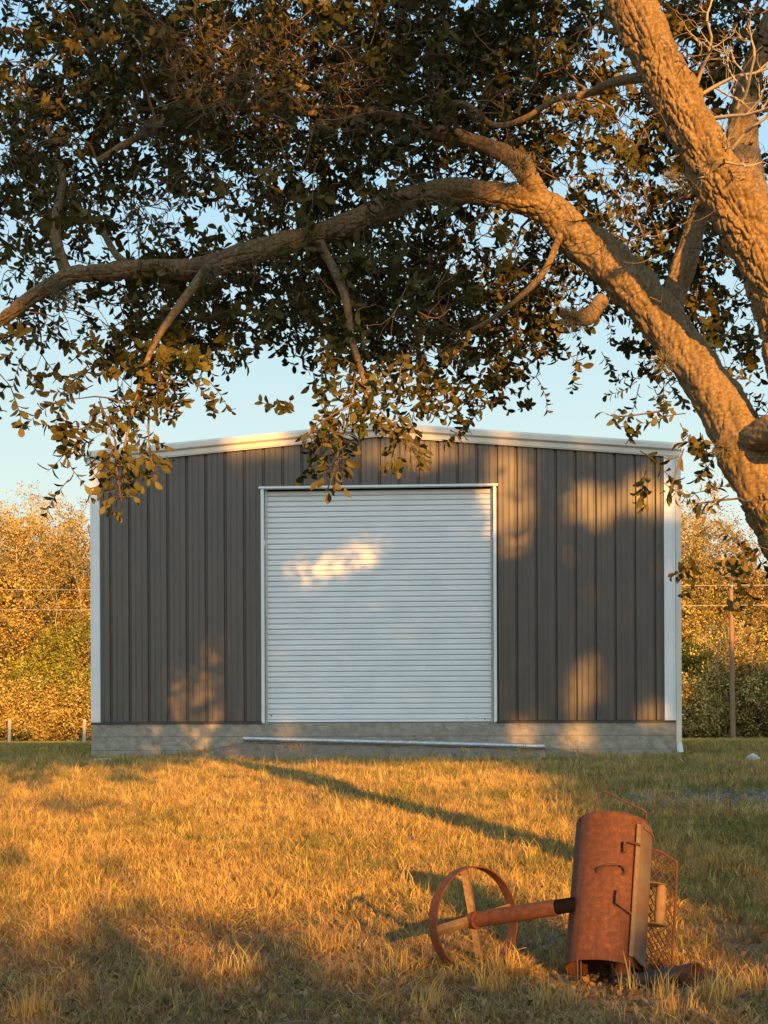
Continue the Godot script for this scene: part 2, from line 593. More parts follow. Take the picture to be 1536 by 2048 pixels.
	cbox(st, Vector3((DOOR_L + DOOR_R) * .5, DOOR_TOP + .018, .012), Vector3(DOOR_R - DOOR_L + .085, .034, .11))
	put("door_head", done(st), M.white, shed)
	# the roll-up curtain: every slat its own piece
	var door := Node3D.new()
	door.name = "roll_up_door"
	door.position = Vector3(0, SILL, -.085)
	shed.add_child(door, true)
	var n := 43
	var sh := (DOOR_TOP - SILL - 0.07) / n
	st = new_st()
	var dl := DOOR_L + .05
	var dr := DOOR_R - .05
	var sp := [Vector2(0, -.022), Vector2(.005, -.020), Vector2(.006, .002), Vector2(.011, .009), Vector2(sh * .30, .0125), Vector2(sh * .36, .0105), Vector2(sh * .64, .0105), Vector2(sh * .70, .0125), Vector2(sh - .010, .009), Vector2(sh - .005, .002), Vector2(sh - .004, -.020), Vector2(sh, -.022)]
	st.set_smooth_group(-1)
	for i in sp.size() - 1:
		var a: Vector2 = sp[i]
		var b: Vector2 = sp[i + 1]
		quad(st, Vector3(dl, a.x, a.y), Vector3(dl, b.x, b.y), Vector3(dr, b.x, b.y), Vector3(dr, a.x, a.y))
	quad(st, Vector3(dl, 0, -.024), Vector3(dr, 0, -.024), Vector3(dr, sh, -.024), Vector3(dl, sh, -.024))
	var slat := done(st)
	for i in n:
		var o := put("slat", slat, M.door, door)
		o.position = Vector3(0, .05 + i * sh, rf(-.0006, .0006))
	st = new_st()
	cbox(st, Vector3((dl + dr) * .5, .031, 0), Vector3(dr - dl, .038, .03))
	put("bottom_bar", done(st), M.door, door)
	st = new_st()
	cbox(st, Vector3((dl + dr) * .5, .006, .0), Vector3(dr - dl, .012, .024))
	put("bottom_seal", done(st), M.rubber, door)
	st = new_st()
	cbox(st, Vector3((dl + dr) * .5, .05 + n * sh + .022, -.03), Vector3(dr - dl, .040, .05))
	put("header_seal", done(st), M.rubber, door)
	for i in [-1, 1]:
		st = new_st()
		tube(st, [Vector3(0, 0, 0), Vector3(0, 0, .012)], [.012, .009], 8)
		var b := put("bolt", done(st), M.dark_trim, door)
		b.position = Vector3(dl + .08 if i < 0 else dr - .12, .12 if i < 0 else .055, .0125)
	var stk := put("maker_label", box_mesh(Vector3(.20, .026, .002)), M.label, door)
	stk.position = Vector3(dr - .33, .068, .0135)
	for q in [[-.075, .018, .012], [-.05, .010, .010], [.02, .05, .004], [.075, .03, .013]]:
		var pr := put("print", box_mesh(Vector3(q[1], q[2], .001)), M.print, stk)
		pr.position = Vector3(q[0], 0, .0014)
	# downspout with a kicked-out foot, and the gutter end above it
	st = new_st()
	var sq := [Vector2(-.045, -.035), Vector2(-.037, -.045), Vector2(.037, -.045), Vector2(.045, -.035), Vector2(.045, .035), Vector2(.037, .045), Vector2(-.037, .045), Vector2(-.045, .035)]
	extrude(st, sq, Transform3D(Basis(Vector3.RIGHT, Vector3(0, 0, -1), Vector3.UP), Vector3(HALF + .064, .30, -.02)), EAVE - .30 + .05)
	put("downspout", done(st), M.ivory, shed)
	st = new_st()
	var kx := Vector3(HALF + .064, .30, -.02)
	var p0 := [Vector3(-.045, 0, -.045), Vector3(.045, 0, -.045), Vector3(.045, 0, .045), Vector3(-.045, 0, .045)]
	for i in 4:
		var a: Vector3 = p0[i]
		var b: Vector3 = p0[(i + 1) % 4]
		var drop := Vector3(.01, -.20, .10)
		quad(st, kx + a, kx + b, kx + b + drop + Vector3(0, .05 if b.z > 0 else -.02, 0), kx + a + drop + Vector3(0, .05 if a.z > 0 else -.02, 0))
	put("downspout_foot", done(st), M.ivory, shed)
	for s in [-1.0, 1.0]:
		st = new_st()
		var gq := [Vector2(0, .0), Vector2(.09, .0), Vector2(.12, .05), Vector2(.12, .12), Vector2(.112, .12), Vector2(.112, .054), Vector2(.086, .008), Vector2(.0, .008)]
		extrude(st, gq, Transform3D(Basis(Vector3(s, 0, 0), Vector3.UP, Vector3(0, 0, -1)), Vector3(s * (HALF + .014), EAVE + .0, -.03)), depth - .1)
		put("gutter", done(st), M.ivory, shed)

func box_mesh(s: Vector3) -> BoxMesh:
	var b := BoxMesh.new()
	b.size = s
	return b

# ---------------------------------------------------------------- leaves
# a blade with a dark top skin and a paler underside
func add_leaf(st: SurfaceTool, p: Vector3, dir: Vector3, nrm: Vector3, l: float, w: float, top: Color, under: Color) -> void:
	var y := dir.normalized()
	var x := y.cross(nrm).normalized()
	var z := x.cross(y)
	var rows := [[0.0, .06, 0.0], [.30, .42, .02], [.62, .50, .0], [.88, .27, -.07], [1.0, .02, -.12]]
	for side in 2:
		st.set_color(top if side == 0 else under)
		var off := z * (0.0 if side == 0 else -0.0012)
		for i in rows.size() - 1:
			var a: Array = rows[i]
			var b: Array = rows[i + 1]
			var ca: Vector3 = p + y * (a[0] * l) + z * (a[2] * l) + off
			var cb: Vector3 = p + y * (b[0] * l) + z * (b[2] * l) + off
			for s in [-1.0, 1.0]:
				var ea: Vector3 = ca + x * (s * a[1] * w) + z * (a[1] * w * .22)
				var eb: Vector3 = cb + x * (s * b[1] * w) + z * (b[1] * w * .22)
				if (s > 0) == (side == 0): quad(st, ca, cb, eb, ea)
				else: quad(st, ca, ea, eb, cb)

func leaf_sprig(length: float, n: int, l: float, top: Color, under: Color, wood: Color) -> ArrayMesh:
	var st := new_st()
	var p := Vector3.ZERO
	var dir := Vector3(0, 1, 0)
	var pts := [p]
	for k in 5:
		dir = (dir + Vector3(rf(-.3, .3), rf(-.1, .1), rf(-.3, .3))).normalized()
		p += dir * length / 5.0
		pts.append(p)
	st.set_color(wood)
	tube(st, pts, [.0028, .0025, .002, .0018, .0015, .001], 3, false)
	st.set_smooth_group(1)
	for i in n:
		var t := 0.15 + 0.85 * (i + rf(0, .8)) / n
		var s := minf(t, .999) * 5.0
		var q: Vector3 = pts[int(s)].lerp(pts[int(s) + 1], s - int(s))
		var a := i * 2.4 + rf(-.6, .6)
		var out := Vector3(cos(a), 0, sin(a))
		var d := (out * rf(.6, 1.1) + Vector3(0, rf(.2, .9), 0)).normalized()
		var nn := (Vector3(0, 1, 0) - out * .4 + Vector3(rf(-.5, .5), rf(-.5, .5), rf(-.5, .5))).normalized()
		var k := rf(.72, 1.2)
		add_leaf(st, q, d, nn, l * k, l * rf(.42, .58) * k, top, under)
	return done(st)

func turned(dir: Vector3, s: float) -> Basis:
	var y := dir.normalized()
	var r := Vector3(rf(-1, 1), rf(-1, 1), rf(-1, 1))
	var x := y.cross(r).normalized()
	return Basis(x, y, x.cross(y)).scaled_local(Vector3.ONE * s)

# ---------------------------------------------------------------- the live oak
const LEAFMAP := [
	"478899899999999999456888",
	"588899999899999888755777",
	"899989999899899988776445",
	"899899898889989987566444",
	"787547887787788877667545",
	"888753578878665766568556",
	"777654357878653457746754",
	"675455467878787568677853",
	"343358976899998887446873",
	"244589987999999888535875",
	"542699865789988886334775",
	"413687401256776632024355",
	"204665100264345410023343",
	"003430000242100100013321",
	"002320000020000000001110",
	"000100000000000000001110",
	"000000000000000000000000",
	"000000000000000000000035",
	"000000000000000000000035"]

func make_oak() -> void:
	var base := Vector3(2.43, 0.0, -6.75)
	base.y = ground_y(base.x, base.z) - 0.05
	var oak := thing("live_oak", "spreading live oak whose trunk and low limb lean in from the right", "tree", base)
	var wood := []     # points of wood that branches grow from: [position, radius]
	var add_limb := func(called: String, px: Array, step: float, seg: int, amp: float) -> void:
		var pts := []
		var rad := []
		for q in px:
			pts.append(at(q[0], q[1], q[2])); rad.append(q[3] * q[2] / F)
		put(called, bark_limb(pts, rad, step, seg, amp, base), M.bark, oak)
		var sp := spline(pts, rad, .12)
		for i in sp[0].size(): wood.append([sp[0][i], sp[1][i]])
	# x, y (pixels), distance, half thickness (pixels)
	add_limb.call("trunk", [[1790, 1950, 6.75, 110], [1782, 1780, 6.75, 88], [1762, 1600, 6.75, 78], [1722, 1400, 6.75, 70], [1662, 1230, 6.72, 65], [1596, 1095, 6.7, 62], [1538, 985, 6.7, 58]], .0055, 150, .027)
	add_limb.call("limb", [[1560, 1030, 6.72, 56], [1508, 935, 6.7, 57], [1474, 862, 6.75, 50], [1418, 770, 6.85, 45], [1348, 672, 7.0, 43], [1268, 575, 7.1, 46], [1150, 467, 7.2, 39], [1090, 415, 7.2, 31], [1003, 392, 7.15, 24], [905, 383, 7.1, 25], [825, 398, 7.05, 24], [740, 432, 6.95, 24], [650, 465, 6.9, 22], [560, 490, 6.85, 22], [470, 515, 6.8, 22], [400, 535, 6.8, 21], [290, 537, 6.75, 19], [200, 543, 6.7, 17], [138, 552, 6.7, 17], [70, 590, 6.7, 14], [0, 640, 6.65, 12], [-70, 690, 6.6, 9]], .009, 80, .015)
	add_limb.call("upper_trunk", [[1610, 1100, 6.72, 46], [1618, 920, 6.65, 58], [1598, 760, 6.5, 56], [1566, 610, 6.4, 53], [1516, 490, 6.35, 51], [1457, 385, 6.32, 50], [1385, 255, 6.32, 45], [1330, 140, 6.35, 46], [1262, 5, 6.4, 45], [1205, -130, 6.5, 40], [1160, -260, 6.6, 30]], .0055, 150, .027)
	add_limb.call("limb", [[1520, 500, 6.5, 38], [1502, 405, 6.7, 38], [1490, 330, 7.3, 37], [1488, 260, 7.4, 30], [1510, 150, 7.5, 24], [1560, 20, 7.6, 18]], .012, 52, .013)
	add_limb.call("limb", [[1330, 660, 7.1, 30], [1352, 590, 7.15, 25], [1372, 530, 7.15, 24], [1395, 455, 7.25, 20], [1420, 380, 7.4, 14]], .012, 52, .013)
	add_limb.call("limb", [[1090, 415, 7.2, 24], [1062, 360, 7.15, 23], [1030, 318, 7.15, 19], [960, 285, 7.12, 14], [860, 258, 7.1, 15], [790, 235, 7.1, 14], [720, 226, 7.1, 14], [630, 222, 7.05, 12], [540, 212, 7.0, 11], [430, 215, 6.9, 10], [320, 250, 6.9, 8], [200, 320, 6.8, 6]], .012, 36, .008)
	add_limb.call("limb", [[1300, 155, 6.4, 13], [1228, 168, 6.7, 9], [1180, 190, 7.15, 8], [1120, 200, 7.15, 6], [1050, 240, 7.2, 6], [990, 250, 7.2, 6], [930, 210, 7.3, 7], [800, 205, 7.4, 6]], .016, 20, .004)
	add_limb.call("limb", [[140, 550, 6.72, 14], [122, 500, 6.75, 12], [115, 440, 6.8, 10], [130, 350, 6.9, 7], [100, 250, 7.0, 5]], .016, 20, .004)
	add_limb.call("limb", [[1500, 885, 6.65, 30], [1540, 868, 6.5, 32], [1600, 860, 6.3, 30]], .012, 40, .012)
	add_limb.call("limb", [[270, 535, 6.75, 9], [235, 505, 6.8, 8], [205, 455, 6.85, 6], [150, 400, 6.95, 4]], .016, 16, .003)
	add_limb.call("limb", [[1125, 470, 7.15, 8], [1092, 545, 7.15, 7], [1040, 598, 7.1, 6], [985, 640, 7.1, 5], [930, 668, 7.1, 3]], .016, 18, .003)
	add_limb.call("limb", [[640, 480, 6.85, 11], [690, 580, 6.75, 9], [708, 680, 6.65, 7], [735, 790, 6.55, 4], [720, 880, 6.5, 2]], .016, 18, .003)
	add_limb.call("limb", [[420, 535, 6.75, 12], [370, 600, 6.65, 9], [310, 690, 6.6, 6], [270, 810, 6.5, 4], [250, 900, 6.45, 2]], .016, 18, .003)
	add_limb.call("limb", [[1205, 605, 6.95, 16], [1180, 636, 6.75, 16], [1148, 636, 6.6, 13], [1118, 622, 6.5, 7]], .012, 24, .004)
	# leaf sprigs over the crown
	var tops := [Color(.054, .060, .020), Color(.064, .066, .022), Color(.077, .073, .025)]
	var under := Color(.128, .112, .046)
	var protos := []
	for i in 6:
		protos.append(leaf_sprig(rf(.16, .24), 10 + i % 3 * 2, .047, tops[i % 3], under, Color(.12, .085, .05)))
	var xfs := [[], [], [], [], [], []]
	var cols := [[], [], [], [], [], []]
	var clumps := []
	for j in LEAFMAP.size():
		var row: String = LEAFMAP[j]
		for i in 24:
			var v := int(row.substr(i, 1))
			var n: float = [0, .9, 1.6, 2.6, 3.9, 5.6, 8.0, 11.6, 17.0, 25.0][v]
			for k in int(n + rf(0, 1)):
				var px := (i + rf(-.15, 1.15)) * 64.0
				var py := (j + rf(-.15, 1.15)) * 64.0
				var d := rf(6.2, 7.0) if j > 10 else rf(6.6, 7.3 + 0.32 * maxf(0, v - 2))
				if i >= 14 and j < 13: d = rf(7.25, 8.9)
				add_sprig(xfs, cols, at(px, py, d), 1.0)
				if rng.randf() < .10: clumps.append(at(px, py, d))
	# the crown goes on past the frame
	for k in 1500:
		var px := rf(-500, 2300)
		var py := rf(-520, 0) if rng.randf() < .6 else rf(-200, 700)
		if py > -20 and px > -30 and px < 1570: continue
		if py > 400 and px > 1500: continue
		add_sprig(xfs, cols, at(px, py, rf(7.3, 9.5) if px > 900 else rf(6.3, 9.0)), 1.15)
	for k in 8000:  # unseen leaf roof over the camera, added to keep sky light off crown and foreground
		var z := rf(-10.0, 4.5)
		var x := rf(-6.5, 7.0)
		if patch.get_noise_2d(x * 45 + 500, z * 45) < -.22: continue
		var y := 5.15 + .23 * (z + 8.0) + 2.6 * rng.randf()
		if leaf_here(x + .287 * (15.0 - z), y + .2022 * (15.0 - z)) == 0.0 and rng.randf() < .88: continue
		add_sprig(xfs, cols, Vector3(x, y, z), 1.5)
	for i in 6:
		many("crown", protos[i], M.leaf, xfs[i], cols[i], oak).position = -base
	# thin branches from the limbs out to the sprigs
	var st := new_st()
	var bn := 0
	clumps.shuffle()
	for c in clumps:
		var best: Array = wood[0]
		var bd := 1e9
		for w in wood:
			var dd: float = c.distance_to(w[0])
			if dd < bd: bd = dd; best = w
		if bd < .12 or bd > 1.6: continue
		var a: Vector3 = best[0]
		var mid := a.lerp(c, .45) + Vector3(rf(-.12, .12), rf(-.02, .16), rf(-.12, .12)) * bd
		var m2 := a.lerp(c, .75) + Vector3(rf(-.10, .10), rf(-.05, .10), rf(-.10, .10)) * bd
		var r0: float = minf(best[1] * .5, .006 + .007 * bd)
		var s := spline([a, mid, m2, c], [r0, r0 * .7, r0 * .45, .0022], .06)
		for q in range(1, s[0].size() - 1): s[0][q] += Vector3(rf(-1, 1), rf(-1, 1), rf(-1, 1)) * .007
		if bn < 120:
			var b := new_st()
			var rel := []
			for q in s[0]: rel.append(q - base)
			tube(b, rel, s[1], 5)
			put("branch", done(b), M.twig, oak)
			bn += 1
		else:
			var rel := []
			for q in s[0]: rel.append(q - base)
			tube(st, rel, s[1], 4, false)
		wood.append([c, .004])
		wood.append([m2, .006])
	# fine dead twigs through the crown
	for k in 560:
		var px := rf(0, 1536)
		var py := rf(20, 640)
		if k % 3 == 0:
			px = rf(330, 760); py = rf(80, 260)
		var p := at(px, py, rf(6.2, 7.6)) - base
		crooked(st, p, Vector3(rf(-1, 1), rf(-.8, .9), rf(-1, 1)).normalized(), rf(.10, .3), .0035, 2)
	put("twigs", done(st), M.twig, oak).set_meta("kind", "stuff")
	# bare pale twigs on the right
	st = new_st()
	for q in [[1400, 170, 1450, 60], [1395, 200, 1530, 120], [1430, 240, 1560, 250], [1470, 300, 1580, 190], [1440, 300, 1510, 330], [1480, 220, 1500, 120]]:
		var a := at(q[0], q[1], 6.35)
		var b := at(q[2], q[3], 6.2)
		crooked(st, a - base, (b - a).normalized(), a.distance_to(b) * 1.2, .010, 4)
	put("dead_branch", done(st), M.dead, oak)
	# single leaves of the hanging sprays
	var leaves := []
	for i in 5:
		var b := new_st()
		b.set_smooth_group(1)
		add_leaf(b, Vector3.ZERO, Vector3(0, 1, 0), Vector3(0, 0, 1), .053, .029, tops[i % 3].lerp(under, rf(.1, .5)), under)
		leaves.append(done(b))
	var sprays := [[[200, 800], [230, 870], [235, 930], [245, 1000], 34, 70], [[300, 830], [300, 880], [310, 940], [320, 945], 30, 36], [[715, 740], [700, 830], [680, 900], [662, 970], 30, 70], [[735, 780], [770, 830], [815, 880], [832, 945], 26, 50], [[720, 800], [650, 840], [620, 870], [606, 885], 20, 24], [[760, 850], [790, 880], [785, 920], [775, 950], 14, 14], [[1350, 820], [1290, 830], [1240, 835], [1215, 830], 16, 16], [[1370, 900], [1350, 960], [1340, 990], [1330, 1010], 18, 12], [[1480, 1000], [1430, 1005], [1390, 1010], [1370, 1005], 14, 10]]
	st = new_st()
	for s in sprays:
		var d := rf(6.25, 6.45)
		var line := []
		for k in 4: line.append(at(s[k][0], s[k][1], d + .04 * k) - base)
		var sp := spline(line, [.005, .004, .003, .0015], .03)
		tube(st, sp[0], sp[1], 4)
		for k in s[5]:
			var t := int(sqrt(rng.randf()) * (sp[0].size() - 1))
			var p: Vector3 = sp[0][t]
			var jit: Vector3 = Vector3(rf(-1, 1), rf(-.7, .7), rf(-1, 1)) * s[4] / 440.0
			var o := put("leaf", leaves[rng.randi() % 5], M.leaf, oak)
			var dn: Vector3 = (jit.normalized() * .8 + Vector3(0, -.7, .1)).normalized()
			o.transform = Transform3D(turned(dn, rf(.75, 1.15)), p + jit)
			tube(st, [p, p + jit], [.0012, .001], 3, false)
	put("spray_stem", done(st), M.twig, oak).set_meta("kind", "stuff")
	# ball moss
	var tuft := new_st()
	for k in 130:
		var a := Vector3(rf(-1, 1), rf(-.8, 1), rf(-1, 1)).normalized()
		var l := rf(.05, .10)
		var side := a.cross(Vector3(rf(-1, 1), rf(-1, 1), rf(-1, 1))).normalized()
		tube(tuft, [a * .01, a * l * .6 + side * l * .1, a * l * .85 + side * l * .45 - Vector3(0, l * .1, 0)], [.0025, .0016, .0006], 3, false)
	var tm := done(tuft)
	var spots := [[1045, 330, 6.95, 1.1, "on the mossy fork of the low limb"], [1345, 355, 6.2, .6, "beside the leaning upper trunk"], [1330, 725, 6.6, 1.0, "under the low limb above the shed roof corner"], [1150, 640, 6.5, 1.0, "on the sawn stub under the low limb"], [125, 580, 6.65, .9, "below the limb fork at the far left end"], [425, 545, 6.7, .8, "under the low limb left of its middle"], [700, 250, 7.0, .8, "below the thin upper limb"], [1450, 900, 6.6, .9, "on the trunk below the elbow"], [300, 260, 6.85, .8, "near the outer end of the thin upper limb"], [820, 420, 6.9, .7, "under the dip of the low limb"], [1425, 330, 6.1, .6, "among bare twigs beside the upper trunk"]]
	for s in spots:
		var o := put("ball_moss", tm, M.moss)
		tag(o, "spiky tuft of ball moss " + s[4], "ball moss", "ball moss tufts on the oak")
		o.transform = Transform3D(turned(Vector3(rf(-.3, .3), 1, rf(-.3, .3)), s[3]), at(s[0], s[1], s[2]))

func add_sprig(xfs: Array, cols: Array, p: Vector3, s: float) -> void:
	var k := rng.randi() % xfs.size()
	var dir := Vector3(rf(-1, 1), rf(-1.1, .55), rf(-1, 1)).normalized()
	xfs[k].append(Transform3D(turned(dir, s * rf(.8, 1.25)), p))
	var v := rf(.75, 1.3)
	cols[k].append(Color(v * rf(.9, 1.15), v, v * rf(.8, 1.1)))

# a crooked twig that forks
func crooked(st: SurfaceTool, p: Vector3, dir: Vector3, l: float, r: float, depth: int) -> void:
	var pts := [p]
	var d := dir
	for k in 4:
		d = (d + Vector3(rf(-.4, .4), rf(-.35, .4), rf(-.4, .4))).normalized()
		pts.append(pts[-1] + d * l * .25)
	tube(st, pts, [r, r * .9, r * .75, r * .62, r * .5], 4 if r > .004 else 3, false)
	if depth > 1:
		for k in 3:
			var q: Vector3 = pts[1 + (k + rng.randi() % 2) % 4]
			var e := (d + Vector3(rf(-1, 1), rf(-.8, 1), rf(-1, 1))).normalized()
			crooked(st, q, e, l * rf(.45, .75), r * .55, depth - 1)

# ---------------------------------------------------------------- trees beyond the lawn and behind the camera
# wood of a whole tree; tips collects where leaves grow
func grow(st: SurfaceTool, p: Vector3, dir: Vector3, l: float, r: float, level: int, most: int, tips: Array, up: float) -> void:
	var pts := [p]
	var rad := [r]
	var d := dir
	var n := 5
	for k in n:
		d = (d + Vector3(rf(-.3, .3), rf(-.2, .2) + up, rf(-.3, .3))).normalized()
		pts.append(pts[-1] + d * l / n)
		rad.append(r * (1.0 - .5 * (k + 1) / n))
	tube(st, pts, rad, [8, 6, 4, 3, 3][level], false)
	if level >= most - 1:
		for k in range(1, pts.size()): tips.append([pts[k], d])
	if level >= most: return
	var kids: int = [6, 5, 4, 3][level]
	for k in kids:
		var t := rf(.35, 1.0) * n if level > 0 else rf(.3, 1.0) * n
		var i := mini(int(t), n - 1)
		var q: Vector3 = pts[i].lerp(pts[i + 1], t - i)
		var a := k * 2.4 + rf(-.5, .5)
		var f := frame_of(d)
		var e := (f.x * cos(a) + f.y * sin(a)) * rf(.7, 1.2) + d * rf(.4, .9) + Vector3(0, .15, 0)
		grow(st, q, e.normalized(), l * rf(.5, .75), lerpf(r, r * .5, t / n) * .55, level + 1, most, tips, up)

func make_background() -> void:
	var sprigs := []
	for i in 3:
		var st := new_st()
		st.set_smooth_group(1)
		for k in 9:
			var d := Vector3(rf(-1, 1), rf(-.6, 1), rf(-1, 1)).normalized()
			add_leaf(st, d * rf(.02, .22), d, Vector3(rf(-1, 1), rf(-1, 1), rf(-1, 1)), .095, .055, Color.WHITE, Color(.85, .85, .8))
		sprigs.append(done(st))
	var wood_mats := [plain(lin(.42, .33, .20), .95), plain(lin(.52, .43, .28), .95), plain(lin(.34, .26, .17), .95)]
	# x, distance, height, wood, leaf colour, leaves per tip, upright, name, label
	var olive := Color(.30, .225, .075)
	var gold := Color(.44, .335, .10)
	var dusk := Color(.24, .20, .06)
	var list := [
		[-17.2, 62.0, 9.6, 1, gold, 4, "tall oak with golden crown leaning over the left end of the scrub"],
		[-13.9, 63.0, 12.0, 1, gold, 3, "thin-crowned tall tree just left of the shed corner"],
		[-11.0, 62.0, 10.4, 0, olive, 2, "oak mostly hidden behind the left corner of the shed"],
		[-21.0, 60.0, 9.4, 2, olive, 3, "oak at the outer left of the scrub beyond the fence"],
		[-15.6, 59.5, 7.4, 1, gold, 2, "bare pale-branched tree in the scrub left of the shed"],
		[13.0, 63.0, 10.6, 0, gold, 4, "round-topped oak just right of the shed"],
		[16.2, 62.0, 8.4, 0, olive, 4, "lower oak behind the utility pole"],
		[19.5, 64.0, 8.2, 2, olive, 4, "broad oak to the right of the utility pole"],
		[10.2, 62.0, 8.2, 0, olive, 3, "oak mostly hidden behind the right corner of the shed"],
		[14.2, 58.0, 4.6, 1, gold, 1, "small pale forked tree between the shed and the utility pole"],
	]
	for q in list:
		var base := Vector3(q[0], ground_y(q[0], -q[1]), -q[1])
		var t := thing("scrub_tree", q[6], "tree", base, "trees beyond the fence")
		var st := new_st()
		var tips := []
		var hgt: float = q[2]
		var stems := 2 + rng.randi() % 2
		for s in stems:
			grow(st, Vector3(rf(-.3, .3), -.1, rf(-.3, .3)), Vector3(rf(-.5, .5), 1, rf(-.4, .4)).normalized(), hgt * rf(.5, .62), .11 + hgt * .008, 0, 3, tips, .06)
		put("trunk", done(st), wood_mats[q[3]], t)
		leafy(t, sprigs, tips, q[4], q[5], .55, hgt)
	# shrubs and small cedars in front of them
	var green := Color(.26, .26, .04)
	var shrubs := [
		[-12.8, 58.4, 4.9, green, "yellow-green cedar beside the left wall of the shed"], [-14.6, 59.4, 5.2, green, "yellow-green cedar left of the shed, second from its wall"],
		[-17.4, 58.0, 3.6, gold, "dry golden bush at the left edge of the scrub"], [-14.3, 56.6, 2.6, gold, "low tangled dry bush behind the two fence posts"],
		[-12.0, 57.4, 3.2, gold, "dry bush hidden partly by the left corner of the shed"], [-19.5, 58.0, 3.6, olive, "olive bush beyond the left end of the scrub"],
		[-16.3, 57.2, 2.3, olive, "small olive bush behind the left fence post"],
		[13.0, 60.0, 6.2, green, "tall yellow-green cedar against the right side of the shed"], [15.0, 57.2, 2.6, olive, "dark green bush at the foot of the utility pole"],
		[16.6, 56.6, 3.4, olive, "big dark shaded bush right of the utility pole"], [18.6, 57.4, 3.2, olive, "dark bush at the far right of the scrub"],
		[12.2, 57.6, 3.0, gold, "dry golden bush beside the downspout"], [14.8, 59.2, 4.4, gold, "golden bush left of the utility pole"], [16.4, 59.5, 4.6, gold, "golden bush behind the dark one by the pole"],
		[10.4, 58.4, 3.4, olive, "olive bush hidden behind the right corner of the shed"],
	]
	for q in shrubs:
		var base := Vector3(q[0], ground_y(q[0], -q[1]), -q[1])
		var t := thing("shrub", q[4], "shrub", base, "shrubs in front of the trees")
		var st := new_st()
		var tips := []
		var hgt: float = q[2]
		for s in 9:
			grow(st, Vector3(rf(-.35, .35), -.1, rf(-.35, .35)), Vector3(rf(-.8, .8), rf(.5, 1.2), rf(-.8, .8)).normalized(), hgt * rf(.4, .62), .03 + hgt * .007, 1, 3, tips, .06)
		put("stem", done(st), wood_mats[rng.randi() % 2], t)
		leafy(t, sprigs, tips, q[3], 3 if q[3] == gold else 4, .50, hgt)
	# undergrowth that reads as one mass
	var xfs := []
	var cols := []
	for k in 9000:
		var side := -1.0 if rng.randf() < .5 else 1.0
		var x := side * rf(7.0, 24.0)
		var z := -rf(55.4, 62.0)
		var hh := rf(0, 1.4) * (.5 + .5 * rng.randf())
		xfs.append(Transform3D(turned(Vector3(rf(-1, 1), rf(0, 1), rf(-1, 1)), rf(.6, 1.2)), Vector3(x, ground_y(x, z) + hh, z)))
		var v := rf(.6, 1.25)
		var c := gold.lerp(olive, rng.randf())
		cols.append(Color(c.r * v, c.g * v, c.b * v))
	tag(many("undergrowth", sprigs[0], M.foliage, xfs, cols), "tangled undergrowth along the foot of the scrub", "undergrowth", "", "stuff")

func leafy(t: Node3D, sprigs: Array, tips: Array, col: Color, per: int, spread: float, hgt: float) -> void:
	var xfs := [[], [], []]
	var cols := [[], [], []]
	for tip in tips:
		var n := per if per > 1 else (1 if rng.randf() < .7 else 0)
		for k in n:
			var p: Vector3 = tip[0] + Vector3(rf(-1, 1), rf(-1, 1), rf(-1, 1)) * spread * rf(.2, 1)
			if p.y < .1: continue
			var i := rng.randi() % 3
			xfs[i].append(Transform3D(turned(Vector3(rf(-1, 1), rf(-.6, 1), rf(-1, 1)), rf(.6, 1.25)), p))
			var v := rf(.42, 1.5)
			cols[i].append(Color(col.r * v * rf(.9, 1.15), col.g * v, col.b * v))
	for i in 3: many("crown", sprigs[i], M.foliage, xfs[i], cols[i], t)

# the trees behind the photographer, known from the shade they throw; u, v are metres across and up in the plane z = 15
func leaf_here(u: float, v: float) -> float:
	var wob := 0.35 * patch.get_noise_2d(u * 30, v * 30) + .2 * patch.get_noise_2d(u * 90, v * 90)
	# places where the sun gets through onto wall, slab, limbs
	for q in [[5.75, 8.9, .65, .42], [4.5, 8.85, .4, .3], [4.95, 6.6, .6, .38], [7.6, 8.3, .78, 1.2], [9.6, 11.0, .40, .35], [10.45, 11.25, .36, .33], [10.02, 11.12, .3, .24], [12.6, 12.0, .42, .95], [13.9, 11.9, .6, .36], [14.8, 12.0, .45, .4], [13.7, 9.1, .28, .5], [14.8, 8.7, .25, .3], [7.15, 8.9, .3, .4], [8.05, 9.7, .26, .4], [12.8, 8.35, .33, .33], [13.6, 8.27, .33, .33], [9.15, 8.25, .3, .3], [8.75, 12.95, .7, .3], [15.35, 12.9, .3, .3], [11.1, 12.75, 1.0, .3], [6.15, 12.4, .3, .3]]:
		if Vector2((u - q[0]) / q[2], (v - q[1]) / q[3]).length() < 1.0: return 0.0
	if u > 16.5:
		var crest := 13.0 + wob * 3.0 + 4.6 * sst(30.0, 34.0, u)
		return .9 if v < crest and v > 6.5 + wob else 0.0
	if v > 7.52 + wob:
		return (1.0 - .75 * sst(12.2, 14.0, v + wob)) if v < 14.6 else 0.0
	var right := lerpf(8.1, 11.5, (v - 4.5) / 2.8)
	if u > right + wob: return .75
	if u < 4.7 - .4 * exp(-pow((v - 5.72) / .16, 2.0)) + .8 * sst(5.95, 6.1, v) * (1.0 - sst(6.3, 6.5, v)) + 2.0 * wob: return .32
	if v < 4.34 + .12 * (1.0 - sst(5.2, 6.0, u)) + 1.2 * wob: return .8
	return 0.0

